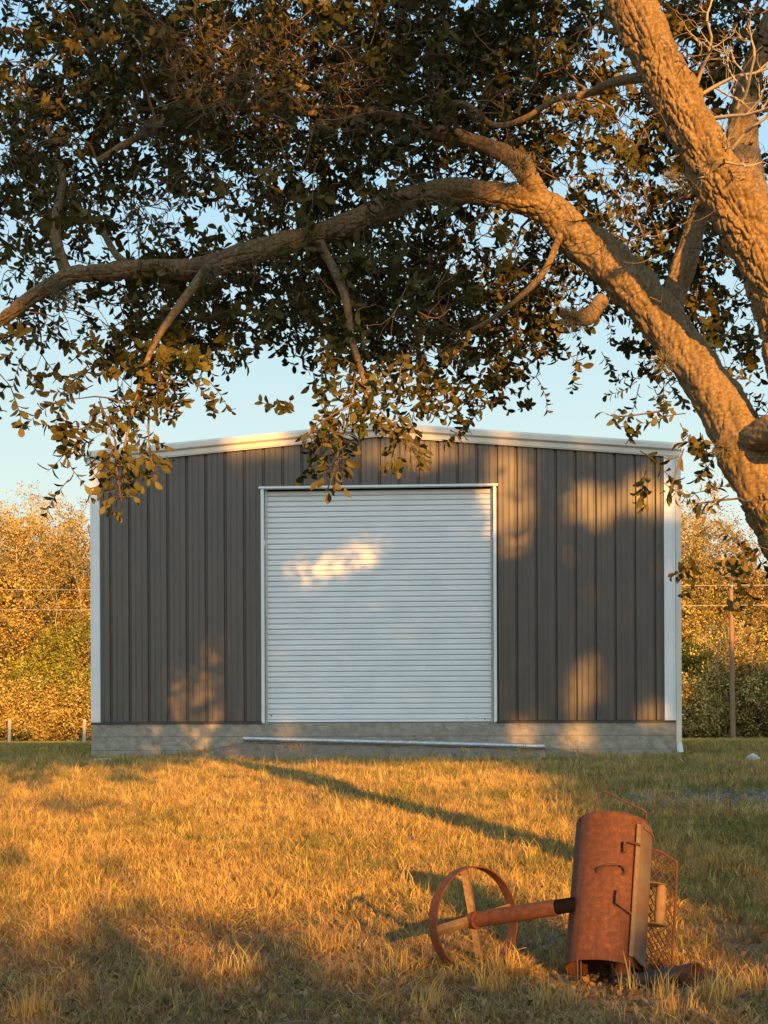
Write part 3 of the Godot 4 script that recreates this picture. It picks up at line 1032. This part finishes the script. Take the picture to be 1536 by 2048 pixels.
func make_shade_trees() -> void:
	var sprigs := []
	for i in 2:
		sprigs.append(leaf_sprig(.3, 12, .10, Color(.07, .077, .026), Color(.155, .135, .056), Color(.1, .08, .05)))
	var trees := []
	for q in [[3.2, "shade_oak", "tall oak behind the photographer, left of the three whose shade falls on the shed", "tree"], [11.8, "shade_oak", "tall oak behind the photographer, middle one of the three whose shade falls on the shed", "tree"], [15.6, "shade_oak", "tall oak behind the photographer, right of the three whose shade falls on the shed", "tree"], [20.5, "shade_oak", "oak behind the photographer at right, nearest of three shading the far right lawn", "tree"], [27.5, "shade_oak", "oak behind the photographer at right, middle of three shading the far right lawn", "tree"], [35.5, "shade_oak", "tallest oak behind the photographer, farthest right, whose shade reaches the dark bush", "tree"], [5.4, "tall_shrub", "tall bush behind the photographer that shades the near grass at left", "shrub"], [8.6, "tall_shrub", "tall bush behind the photographer that shades the near grass at right", "shrub"]]:
		var base := Vector3(q[0], 0, 15)
		var t := thing(q[1], q[2], q[3], base)
		trees.append([q[0], t, [[], []], [[], []]])
		var st := new_st()
		if q[3] == "tree":
			var pts := [Vector3(0, -.2, 0), Vector3(.15, 2.5, .2), Vector3(-.1, 5.0, .1), Vector3(.2, 8.0, 0), Vector3(.1, 11.5, .2)]
			tube(st, pts, [.38, .28, .24, .17, .05], 12)
			for k in 9:
				var y := 7.4 + k * .45
				var a := k * 2.3
				tube(st, [Vector3(0, y, 0), Vector3(cos(a) * 1.2, y + .6, sin(a) * .8), Vector3(cos(a) * 2.6, y + .9, sin(a) * 1.4)], [.10, .06, .02], 6)
		else:
			for k in 9:
				tube(st, [Vector3(rf(-.3, .3), 0, rf(-.3, .3)), Vector3(rf(-1, 1), 1.7, rf(-.8, .8)), Vector3(rf(-1.5, 1.5), 3.2, rf(-1.2, 1.2))], [.05, .035, .012], 6)
		put("trunk", done(st), M.bark, t)
	for k in 200000:
		var u := rf(-2.0, 41.0)
		var v := rf(2.6, 17.8)
		if rng.randf() > leaf_here(u, v): continue
		var p := Vector3(u, v, 15.0) + sunward * rf(-2.4, 2.4)
		var best := 0
		var bd := 1e9
		for i in trees.size():
			if (v < 4.4 and u < 15.0) != (i > 5): continue
			var dd: float = absf(u - trees[i][0])
			if dd < bd: bd = dd; best = i
		var i := rng.randi() % 2
		trees[best][2][i].append(Transform3D(turned(Vector3(rf(-1, 1), rf(-1, .6), rf(-1, 1)), rf(.8, 1.2)), p - Vector3(trees[best][0], 0, 15)))
		var w := rf(.75, 1.25)
		trees[best][3][i].append(Color(w, w, w))
	for t in trees:
		for i in 2: many("crown", sprigs[i], M.leaf, t[2][i], t[3][i], t[1])

# ---------------------------------------------------------------- the tipped barrel smoker
func make_smoker() -> void:
	var o := at(1204, 1945, 6.28)
	var base := Vector3(o.x, ground_y(o.x, o.z), o.z)
	var sm := thing("barrel_smoker", "rusty barrel smoker tipped on its end with its wheel on the grass", "smoker", base)
	var a := Vector3(.140, .89, -.44).normalized()
	var f := (Vector3(0, 0, 1) - a * a.z).normalized()
	var B := Basis(a.cross(f), a, f)
	var X := Transform3D(B, o - base)
	var R := .170
	var L := .705
	# shell: outer and inner skin, rolled top edge with an end plate, open below
	var st := new_st()
	st.set_smooth_group(1)
	var seg := 64
	var prof := [[R - .006, .12], [R - .006, .002], [R - .003, 0.0], [R, .002], [R, L - .014], [R - .003, L - .005], [R - .012, L]]
	for i in prof.size() - 1:
		for k in seg:
			var t0 := TAU * k / seg
			var t1 := TAU * (k + 1) / seg
			var p: Array = prof[i]
			var q: Array = prof[i + 1]
			var wb0 := .0025 * lump.get_noise_3d(sin(t0) * 3, p[1] * 4, cos(t0) * 3)
			var wb1 := .0025 * lump.get_noise_3d(sin(t1) * 3, p[1] * 4, cos(t1) * 3)
			quad(st, X * Vector3(sin(t0) * (p[0] + wb0), p[1], cos(t0) * (p[0] + wb0)), X * Vector3(sin(t0) * (q[0] + wb0), q[1], cos(t0) * (q[0] + wb0)), X * Vector3(sin(t1) * (q[0] + wb1), q[1], cos(t1) * (q[0] + wb1)), X * Vector3(sin(t1) * (p[0] + wb1), p[1], cos(t1) * (p[0] + wb1)))
	st.set_smooth_group(-1)
	for k in seg:
		var t0 := TAU * k / seg
		var t1 := TAU * (k + 1) / seg
		tri(st, X * Vector3(0, L - .002, 0), X * Vector3(sin(t1) * (R - .012), L, cos(t1) * (R - .012)), X * Vector3(sin(t0) * (R - .012), L, cos(t0) * (R - .012)))
		tri(st, X * Vector3(0, .12, 0), X * Vector3(sin(t0) * (R - .006), .12, cos(t0) * (R - .006)), X * Vector3(sin(t1) * (R - .006), .12, cos(t1) * (R - .006)))
	put("barrel", done(st), M.rust, sm)
	# lid: a curved plate standing proud on the right, flared at the bottom
	var lid := Node3D.new()
	lid.name = "lid"
	sm.add_child(lid, true)
	st = new_st()
	curved(st, X, R + .004, R + .012, 26, 150, .012, L - .028, true)
	put("plate", done(st), M.lid, lid)
	st = new_st()
	curved(st, X, R + .0125, R + .017, 24, 31, .035, L - .05, false)
	put("flange", done(st), M.flange, lid)
	st = new_st()
	curved(st, X, R + .004, R + .017, 37, 150, L - .062, L - .05, false)
	put("top_lip", done(st), M.lid, lid)
	var cyl := func(deg: float, y: float, r: float) -> Vector3:
		return X * Vector3(sin(deg_to_rad(deg)) * r, y, cos(deg_to_rad(deg)) * r)
	# handle: two brackets and a turned grip
	for y in [.425, .235]:
		st = new_st()
		var out := Vector3(sin(deg_to_rad(80)), 0, cos(deg_to_rad(80)))
		var xb := Transform3D(B * Basis(out, Vector3(0, 0, 1).cross(out) * 0 + Vector3(out.z, 0, -out.x), Vector3(0, 1, 0)), X * Vector3(0, y, 0))
		extrude(st, [Vector2(R, -.028), Vector2(R + .055, -.026), Vector2(R + .085, -.012), Vector2(R + .085, .012), Vector2(R + .055, .026), Vector2(R, .028)], xb, .006)
		put("handle_bracket", done(st), M.lid, lid)
	st = new_st()
	tube(st, [cyl.call(80, .242, R + .062), cyl.call(80, .256, R + .062), cyl.call(80, .33, R + .062), cyl.call(80, .41, R + .062), cyl.call(80, .424, R + .062)], [.019, .023, .024, .023, .019], 16)
	put("grip", done(st), M.grip, lid)
	# hinge rods and the latch
	for h in [[6, .505, 6, .552, 31, .553], [0, .315, 1, .25, 23, .226]]:
		st = new_st()
		tube(st, [cyl.call(h[0], h[1], R + .002), cyl.call(h[0], h[1], R + .024), cyl.call(h[2] - 1, lerpf(h[1], h[3], .9), R + .026), cyl.call(h[2] + 3, h[3], R + .026), cyl.call(h[4] - 4, h[5], R + .026), cyl.call(h[4], h[5], R + .014)], [.0055], 8)
		put("hinge_rod", done(st), M.rust_dark, sm)
	for h in [[8, .53, .024], [2, .28, .030]]:
		st = new_st()
		tube(st, [cyl.call(h[0], h[1] - h[2], R + .007), cyl.call(h[0], h[1] + h[2], R + .007)], [.009], 8)
		put("hinge_barrel", done(st), M.rust, sm)
	st = new_st()
	tube(st, [cyl.call(-31, .402, R + .002), cyl.call(-26, .412, R + .022), cyl.call(-13, .428, R + .032), cyl.call(1, .434, R + .034), cyl.call(7, .430, R + .030), cyl.call(10, .412, R + .018), cyl.call(9, .402, R)], [.004, .0055, .006, .006, .006, .006, .006], 8)
	put("latch_handle", done(st), M.rust_dark, sm)
	# bead of weld beside the latch
	st = new_st()
	for k in 6: tube(st, [cyl.call(4 + k * 2.4, .388 + rf(-.004, .004), R - .002), cyl.call(4 + k * 2.4, .389, R + .004)], [.005, .002], 6)
	put("weld", done(st), M.flange, sm)
	# wire bail over the end plate
	st = new_st()
	var bail := [at(1191, 1628, 6.62) - base, at(1193, 1600, 6.62) - base, at(1196, 1581, 6.62) - base, at(1203, 1582, 6.61) - base, at(1245, 1603, 6.55) - base, at(1287, 1623, 6.5) - base, at(1292, 1628, 6.5) - base, at(1290, 1652, 6.52) - base]
	tube(st, bail, [.0045], 6)
	put("wire_bail", done(st), M.rust_dark, sm)
	# expanded-metal shelf behind
	var shelf := Node3D.new()
	shelf.name = "mesh_shelf"
	sm.add_child(shelf, true)
	var s0 := Vector3(.165, 0, -.04)
	var s1 := Vector3(.345, 0, -.17)
	var at_shelf := func(u: float, y: float) -> Vector3:
		return X * (s0.lerp(s1, u) + Vector3(0, y + .012 * sin(u * 3 + y * 9), .010 * sin(y * 14 + u)))
	st = new_st()
	var ncol := 9
	var nrow := 30
	for k in ncol:
		var pts := []
		for j in nrow + 1:
			pts.append(at_shelf.call((k + (j + k) % 2) / float(ncol), -.02 + .655 * j / nrow))
		tube(st, pts, [.0034], 4)
	put("expanded_mesh", done(st), M.rust, shelf)
	for e in [[[0.0, .64], [.5, .637], [1.0, .63]], [[1.0, .63], [1.0, .42], [1.0, .28], [1.0, .13], [1.0, -.02]], [[0.0, -.02], [.5, -.025], [1.0, -.02]]]:
		st = new_st()
		var pts := []
		for q in e: pts.append(at_shelf.call(q[0], q[1]))
		tube(st, pts, [.0055], 6)
		put("edge_rod", done(st), M.rust, shelf)
	# flat bars inside the open end
	for q in [[1142, 1985, 1162, 1922, 6.12], [1160, 1985, 1158, 1924, 6.10], [1218, 1985, 1226, 1930, 6.2]]:
		st = new_st()
		var p0 := at(q[0], q[1], q[4]) - base
		var p1 := at(q[2], q[3], q[4] + .02) - base
		cbox(st, (p0 + p1) * .5, Vector3(.006, p0.distance_to(p1), .035), Basis(Vector3.RIGHT, (p1 - p0).normalized(), Vector3.RIGHT.cross((p1 - p0).normalized())).orthonormalized(), .001)
		put("flat_bar", done(st), M.rust_dark, sm)
	# lower leg pipe on the ground with its sleeve
	st = new_st()
	tube(st, [at(1243, 1925, 6.2) - base, at(1240, 1972, 6.16) - base], [.036], 20)
	put("leg_stub", done(st), M.rust, sm)
	st = new_st()
	tube(st, [at(1232, 1972, 6.14) - base, at(1300, 1962, 6.17) - base, at(1366, 1953, 6.2) - base], [.040], 24)
	put("leg_pipe", done(st), M.blue_steel, sm)
	st = new_st()
	pipe(st, at(1358, 1955, 6.2) - base, at(1394, 1947, 6.12) - base, .046, .040, 24)
	put("pipe_sleeve", done(st), M.rust_dark, sm)
	st = new_st()
	var tb := frame_of((at(1394, 1947, 6.12) - at(1358, 1955, 6.2)))
	cbox(st, at(1375, 1975, 6.12) - base, Vector3(.07, .10, .006), Basis(tb.z, Vector3.UP, tb.x).orthonormalized(), .001)
	put("sleeve_tab", done(st), M.rust_dark, sm)
	# axle and wheel
	var c := at(946, 1841, 6.58)
	var ax1 := at(1136, 1812, 6.36)
	st = new_st()
	pipe(st, c - base + (c - ax1).normalized() * .01, at(1112, 1816, 6.37) - base, .037, .032, 24)
	put("axle_pipe", done(st), M.rust, sm)
	st = new_st()
	tube(st, [at(1108, 1816.5, 6.37) - base, ax1 - base + (ax1 - c).normalized() * .03], [.0335], 20)
	put("axle_core", done(st), M.rubber, sm)
	st = new_st()
	var axd := (ax1 - c).normalized()
	var rb := frame_of(axd)
	var ring := []
	for k in 17: ring.append(c - base + axd * .085 + (rb.x * cos(TAU * k / 16) + rb.y * sin(TAU * k / 16)) * .0385)
	tube(st, ring, [.002], 5, false)
	put("wire_ring", done(st), M.flange, sm)
	var wheel := Node3D.new()
	wheel.name = "wheel"
	sm.add_child(wheel, true)
	wheel.position = c - base
	var n := Vector3(.60, .10, .79).normalized()
	var e1 := (Vector3(-.17, 1, 0) - n * n.dot(Vector3(-.17, 1, 0))).normalized()
	var e2 := e1.cross(n)
	st = new_st()
	st.set_smooth_group(1)
	var W := .247
	var sec := [Vector2(W, -.029), Vector2(W, .029), Vector2(W - .007, .029), Vector2(W - .007, -.029)]
	for k in 72:
		for i in 4:
			var q0: Vector2 = sec[i]
			var q1: Vector2 = sec[(i + 1) % 4]
			var g := func(q: Vector2, kk: int) -> Vector3:
				var t := TAU * kk / 72.0
				var r := q.x + .002 * sin(t * 3 + 1)
				return (e1 * cos(t) + e2 * sin(t)) * r + n * q.y
			st.set_smooth_group(i + 1)
			quad(st, g.call(q0, k), g.call(q1, k), g.call(q1, k + 1), g.call(q0, k + 1))
	put("rim", done(st), M.rust, wheel)
	for k in 4:
		var t := k * PI / 2
		var dir := e1 * cos(t) + e2 * sin(t)
		var side := dir.cross(n)
		st = new_st()
		# angle iron: two flats meeting on a ridge
		extrude(st, [Vector2(-.025, -.005), Vector2(0, .011), Vector2(.025, -.005), Vector2(.022, -.009), Vector2(0, .004), Vector2(-.022, -.009)], Transform3D(Basis(side, n, dir), dir * .025), W - .033)
		put("spoke", done(st), M.flange, wheel)
	st = new_st()
	tube(st, [-n * .02, n * .03], [.042, .042], 20)
	put("hub", done(st), M.rust, wheel)

# a plate between two radii and two angles of a cylinder
func curved(st: SurfaceTool, X: Transform3D, r0: float, r1: float, a0: float, a1: float, y0: float, y1: float, shaped: bool) -> void:
	var na := 40
	var ny := 24
	var g := func(i: int, j: int, r: float) -> Vector3:
		var a := deg_to_rad(lerpf(a0, a1, float(i) / na))
		var top := y1
		var bot := y0
		if shaped:
			var e := (a - deg_to_rad(a0)) * .17
			top -= maxf(0, .030 - e)
			bot += maxf(0, .05 - e) * .8
		var y := lerpf(bot, top, float(j) / ny)
		if shaped: r += .016 * (1.0 - smoothstep(0.0, .05, y - y0))
		return X * Vector3(sin(a) * r, y, cos(a) * r)
	st.set_smooth_group(1)
	for i in na:
		for j in ny:
			quad(st, g.call(i, j, r1), g.call(i, j + 1, r1), g.call(i + 1, j + 1, r1), g.call(i + 1, j, r1))
	st.set_smooth_group(2)
	for i in na:
		for j in ny:
			quad(st, g.call(i, j, r0), g.call(i + 1, j, r0), g.call(i + 1, j + 1, r0), g.call(i, j + 1, r0))
	st.set_smooth_group(-1)
	for j in ny:
		quad(st, g.call(0, j, r0), g.call(0, j + 1, r0), g.call(0, j + 1, r1), g.call(0, j, r1))
		quad(st, g.call(na, j, r1), g.call(na, j + 1, r1), g.call(na, j + 1, r0), g.call(na, j, r0))
	for i in na:
		quad(st, g.call(i, ny, r0), g.call(i + 1, ny, r0), g.call(i + 1, ny, r1), g.call(i, ny, r1))
		quad(st, g.call(i, 0, r1), g.call(i + 1, 0, r1), g.call(i + 1, 0, r0), g.call(i, 0, r0))

func pipe(st: SurfaceTool, a: Vector3, b: Vector3, r: float, ri: float, seg: int) -> void:
	tube(st, [a, a.lerp(b, .5), b], [r], seg, false)
	tube(st, [b, a.lerp(b, .5), a], [ri], seg, false)
	var f := frame_of(b - a)
	st.set_smooth_group(-1)
	for e in [a, b]:
		for k in seg:
			var t0 := TAU * k / seg
			var t1 := TAU * (k + 1) / seg
			var d0 := f.x * cos(t0) + f.y * sin(t0)
			var d1 := f.x * cos(t1) + f.y * sin(t1)
			quad(st, e + d0 * r, e + d1 * r, e + d1 * ri, e + d0 * ri)

# ---------------------------------------------------------------- small things
func rock(s: Vector3, rough: float) -> ArrayMesh:
	var sp := SphereMesh.new()
	sp.radial_segments = 20
	sp.rings = 12
	sp.radius = 1.0
	sp.height = 2.0
	var arr := sp.get_mesh_arrays()
	var st := new_st()
	st.set_smooth_group(1)
	var v: PackedVector3Array = arr[Mesh.ARRAY_VERTEX]
	var off := rf(0, 50)
	for i in arr[Mesh.ARRAY_INDEX]:
		var p: Vector3 = v[i]
		var q := p * (1.0 + rough * lump.get_noise_3d(p.x * 1.3 + off, p.y * 1.3, p.z * 1.3) + rough * .4 * lump.get_noise_3d(p.x * 4 + off, p.y * 4, p.z * 4))
		st.add_vertex(q * s)
	return done(st)

func make_small_things() -> void:
	# galvanised pipe along the slab
	var p0 := shed_xf * Vector3(-2.13, 0, .19)
	var p1 := shed_xf * Vector3(2.55, 0, .24)
	p0.y = ground_y(p0.x, p0.z) + .065
	p1.y = ground_y(p1.x, p1.z) + .055
	var st := new_st()
	var mid := Vector3.ZERO
	pipe(st, p0 - p0, p1 - p0, .040, .036, 20)
	var gp := put("galvanised_pipe", done(st), M.galv)
	gp.position = p0
	tag(gp, "long galvanised steel pipe lying along the foot of the shed slab", "pipe")
	for q in [[208, 1534, .20, .035, .10, "flat pale stone in the grass at the left foot of the slab", 21.0], [1505, 1530, .085, .075, .07, "small white rock standing alone on the lawn at right", 19.4], [1366, 1504, .16, .025, .10, "flat stone under the downspout foot", 21.8]]:
		var p := at(q[0], q[1], q[6])
		p.y = ground_y(p.x, p.z)
		var o := put("stone", rock(Vector3(q[2], q[3], q[4]), .5), M.stone)
		o.position = p + Vector3(0, q[3] * .5, 0)
		tag(o, q[5], "stone")
	# gravel patch
	var xfs := []
	var cols := []
	while xfs.size() < 1900:
		var x := rf(1.8, 5.6)
		var z := rf(-15.6, -12.8)
		if rng.randf() > gravel_at(x, z): continue
		xfs.append(Transform3D(turned(Vector3(rf(-.3, .3), 1, rf(-.3, .3)), rf(.008, .024)), Vector3(x, ground_y(x, z) + .004, z)))
		var v := rf(.10, .28)
		cols.append(Color(v, v * .88, v * .74))
	tag(many("gravel", rock(Vector3(1, .7, .8), .5), M.gravel, xfs, cols), "patch of grey gravel in the lawn at right", "gravel", "", "stuff")
	# fence posts far left
	for q in [[18, 1475, "weathered fence post nearer the left end of the scrub"], [168, 1474, "weathered fence post just left of the shed corner"], [1560, 1476, "weathered fence post beyond the right end of the scrub"]]:
		var p := at(q[0], q[1], 54.0)
		p.y = ground_y(p.x, p.z)
		st = new_st()
		tube(st, [Vector3(0, -.1, 0), Vector3(.01, .4, 0), Vector3(.02, .86, 0), Vector3(.02, .9, 0)], [.07, .065, .06, .04], 10)
		var o := put("fence_post", done(st), M.post)
		o.position = p
		tag(o, q[2], "fence post", "fence posts")
	# utility pole and its wires
	var pp := at(1466, 1478, 55.5)
	pp.y = ground_y(pp.x, pp.z)
	var pole := thing("utility_pole", "slender brown wooden utility pole in front of the scrub at right", "utility pole", pp)
	st = new_st()
	tube(st, [Vector3(0, -.2, 0), Vector3(-.03, 3, 0), Vector3(-.06, 5.9, 0), Vector3(-.06, 5.95, 0)], [.11, .095, .08, .05], 14)
	put("post", done(st), M.pole, pole)
	for y in [5.9, 5.15]:
		st = new_st()
		tube(st, [Vector3(-.06, y, .09), Vector3(-.06, y + .02, .15), Vector3(-.06, y + .07, .15), Vector3(-.06, y + .1, .15)], [.02, .035, .045, .02], 10)
		put("insulator", done(st), M.stone, pole)
	for w in [[6.0, "upper utility wire running behind the shed"], [5.22, "lower utility wire running behind the shed"]]:
		st = new_st()
		var pts := []
		for k in 41:
			var x := -40.0 + 80.0 * k / 40.0
			var t := absf(x - pp.x)
			pts.append(Vector3(x, pp.y + w[0] + .00035 * t * t - .012 * t + .0 , pp.z + .15))
		tube(st, pts, [.011], 5)
		tag(put("utility_wire", done(st), M.wire), w[1], "wire")

# ---------------------------------------------------------------- grass
func grass_tuft(n: int, h: float, spread: float, wide: float, lean: float) -> ArrayMesh:
	var st := new_st()
	st.set_smooth_group(1)
	for k in n:
		var a := rf(0, TAU)
		var b := Vector3(cos(a), 0, sin(a))
		var root := b * spread * sqrt(rng.randf())
		var ht := h * rf(.45, 1.15)
		var fa := rf(0, TAU)
		var side := Vector3(cos(fa), 0, sin(fa)) * wide * rf(.7, 1.2)
		var bend := Vector3(rf(-1, 1), 0, rf(-1, 1)) * lean * ht
		var m := root + Vector3(0, ht * .55, 0) + bend * .35
		var tip := root + Vector3(0, ht * rf(.8, 1.0), 0) + bend
		var v := rf(.75, 1.25)
		st.set_color(Color(v, v * rf(.93, 1.05), v * rf(.8, 1.1)))
		quad(st, root - side, m - side * .8, m + side * .8, root + side)
		tri(st, m - side * .8, tip, m + side * .8)
	return done(st)

func make_grass() -> void:
	var lawn := []
	for i in 4: lawn.append(grass_tuft(12, .062, .05, .0020, .6))
	var straw := []
	for i in 3: straw.append(grass_tuft(7, .135, .03, .0019, .45))
	var flat := []
	for i in 2: flat.append(grass_tuft(10, .07, .06, .0022, 1.9))
	var gold := Color(.62, .435, .125)
	var green := Color(.185, .175, .06)
	var tan := Color(.42, .27, .12)
	var brown := Color(.24, .15, .08)
	var X := [[], [], [], [], [], [], [], [], []]
	var C := [[], [], [], [], [], [], [], [], []]
	var inv := shed_xf.affine_inverse()
	var d := 4.7
	while d < 24.0:
		var dd := .1
		var half := .30 * d + .9
		var rho := minf(1300.0, 1000.0 * pow(6.0 / d, 1.15))
		for k in int(rho * 2.0 * half * dd):
			var x := rf(-half, half)
			var z := -d - rf(0, dd)
			var l := inv * Vector3(x, 0, z)
			if l.z < .03 and absf(l.x) < HALF + .05: continue
			var bank := (1.0 - sst(.9 + .5 * patch.get_noise_2d(x * 60, 3), 2.0, l.z)) * sst(-3.6, -2.2, l.x) * (1.0 - sst(2.6, 4.2, l.x))
			if rng.randf() < bank * .93: continue
			if rng.randf() < gravel_at(x, z) * .6: continue
			var n1 := patch.get_noise_2d(x * 22, z * 22)
			var n2 := patch.get_noise_2d(x * 70 + 90, z * 70)
			var litter := sst(-8.6, -7.0, z + n1 * 2.0)      # trampled, brown near the camera
			if rng.randf() < litter * .12: continue
			var gk := clampf(.22 + .9 * n1 + .5 * n2 + .14 * sst(.5, 3.0, x), 0, 1) * (1.0 - .6 * litter)
			var c := gold.lerp(tan, rng.randf())
			if rng.randf() < gk: c = green.lerp(gold, rf(0, .35))
			elif rng.randf() < .25 + .5 * litter: c = brown.lerp(tan, rng.randf())
			var v := rf(.5, 1.45)
			c = Color(c.r * v, c.g * v, c.b * v)
			var i := rng.randi() % 4
			var s := rf(.6, 1.3) * (1.0 + .35 * n2) * (1.0 + .012 * d) * (1.0 - .3 * litter)
			var near := Vector2(x - 1.12, z + 6.05).length()
			if near < .55: s *= .45 + .5 * near
			if rng.randf() < .16: i = 4 + rng.randi() % 3; s *= .85
			elif rng.randf() < .15 + .5 * litter: i = 7 + rng.randi() % 2
			var bs := Basis(Vector3.UP, rf(0, TAU)).scaled_local(Vector3(s * 1.05, s, s * 1.05))
			X[i].append(Transform3D(bs, Vector3(x, ground_y(x, z) - .004, z)))
			C[i].append(c)
		d += dd
	# coarser beyond the shed's sides
	for k in 26000:
		var side := -1.0 if rng.randf() < .5 else 1.0
		var z := -rf(22.0, 56.5)
		var x := side * rf(4.6 - (0.0 if z < -34.6 else 0.0), 7.0 + -z * .22)
		var c := gold.lerp(green, rf(0, .9)) if side > 0 or z > -50 else gold
		var v := rf(.7, 1.2)
		var i := rng.randi() % 4
		X[i].append(Transform3D(Basis(Vector3.UP, rf(0, TAU)).scaled_local(Vector3.ONE * rf(1.6, 2.8) * Vector3(1, .7, 1)), Vector3(x, ground_y(x, z) - .01, z)))
		C[i].append(Color(c.r * v, c.g * v, c.b * v))
	# bunches near the camera
	for q in [[655, 1905, 5], [1120, 2030, 4], [60, 2040, 5], [990, 1990, 3], [1440, 2010, 5], [480, 1960, 3], [1010, 1950, 3], [1350, 2040, 3], [1310, 1995, 2], [1235, 1988, 1], [860, 2030, 3], [1500, 1985, 4], [780, 1960, 3], [300, 1990, 3]]:
		var dist: float = EYE * F / (q[1] - HY)
		for k in q[2] * 4:
			var x := at(q[0], q[1], dist).x + rf(-.07, .07)
			var z: float = -dist + rf(-.07, .07)
			var i := 4 + rng.randi() % 3
			X[i].append(Transform3D(Basis(Vector3.UP, rf(0, TAU)).scaled_local(Vector3.ONE * rf(.8, 1.35)), Vector3(x, ground_y(x, z) - .004, z)))
			var c := gold.lerp(tan, rng.randf())
			C[i].append(c)
	var meshes := lawn + straw + flat
	var what := ["short dry lawn grass", "short dry lawn grass", "short dry lawn grass", "short dry lawn grass", "taller straw-coloured grass stalks", "taller straw-coloured grass stalks", "taller straw-coloured grass stalks", "flattened brown thatch of dead grass", "flattened brown thatch of dead grass"]
	var called := ["lawn_grass", "lawn_grass", "lawn_grass", "lawn_grass", "straw_grass", "straw_grass", "straw_grass", "thatch_grass", "thatch_grass"]
	for i in 9: tag(many(called[i], meshes[i], M.grass, X[i], C[i]), what[i] + " covering the ground before the shed", "grass", what[i], "stuff")
	# fallen leaves and sticks under the oak
	var xfs := []
	var cols := []
	var st := new_st()
	add_leaf(st, Vector3(0, 0, -.03), Vector3(0, 0, 1), Vector3(0, 1, 0), .042, .022, Color.WHITE, Color.WHITE)
	for k in 6500:
		var dist := 4.8 + 6.5 * pow(rng.randf(), 1.6)
		var x := rf(-.3, .3) * dist * 1.15
		var c := brown.lerp(tan, rng.randf())
		var v := rf(.5, 1.15)
		xfs.append(Transform3D(turned(Vector3(rf(-1, 1), rf(.2, 1), rf(-1, 1)), rf(.6, 1.1)) * Basis(Vector3.RIGHT, 0), Vector3(x, ground_y(x, -dist) + rf(.004, .03), -dist)))
		cols.append(Color(c.r * v, c.g * v * .92, c.b * v))
	tag(many("fallen_leaves", done(st), M.leaf, xfs, cols), "brown oak leaves fallen on the grass near the camera", "leaf litter", "", "stuff")
	st = new_st()
	for k in 50:
		var dist := 5.0 + 4.0 * pow(rng.randf(), 1.5)
		var x := rf(-.3, .3) * dist
		var p := Vector3(x, ground_y(x, -dist) + rf(.015, .05), -dist)
		var a := rf(0, TAU)
		var l := rf(.05, .20)
		var e := Vector3(cos(a), rf(-.05, .05), sin(a)) * l
		tube(st, [p, p + e * .4 + Vector3(0, .01, 0), p + e * .7 + Vector3(rf(-.02, .02), .012, rf(-.02, .02)), p + e], [.003, .0028, .0022, .0014], 4)
	tag(put("fallen_twigs", done(st), M.stick), "thin dry twigs fallen on the grass near the camera", "twigs", "", "stuff")
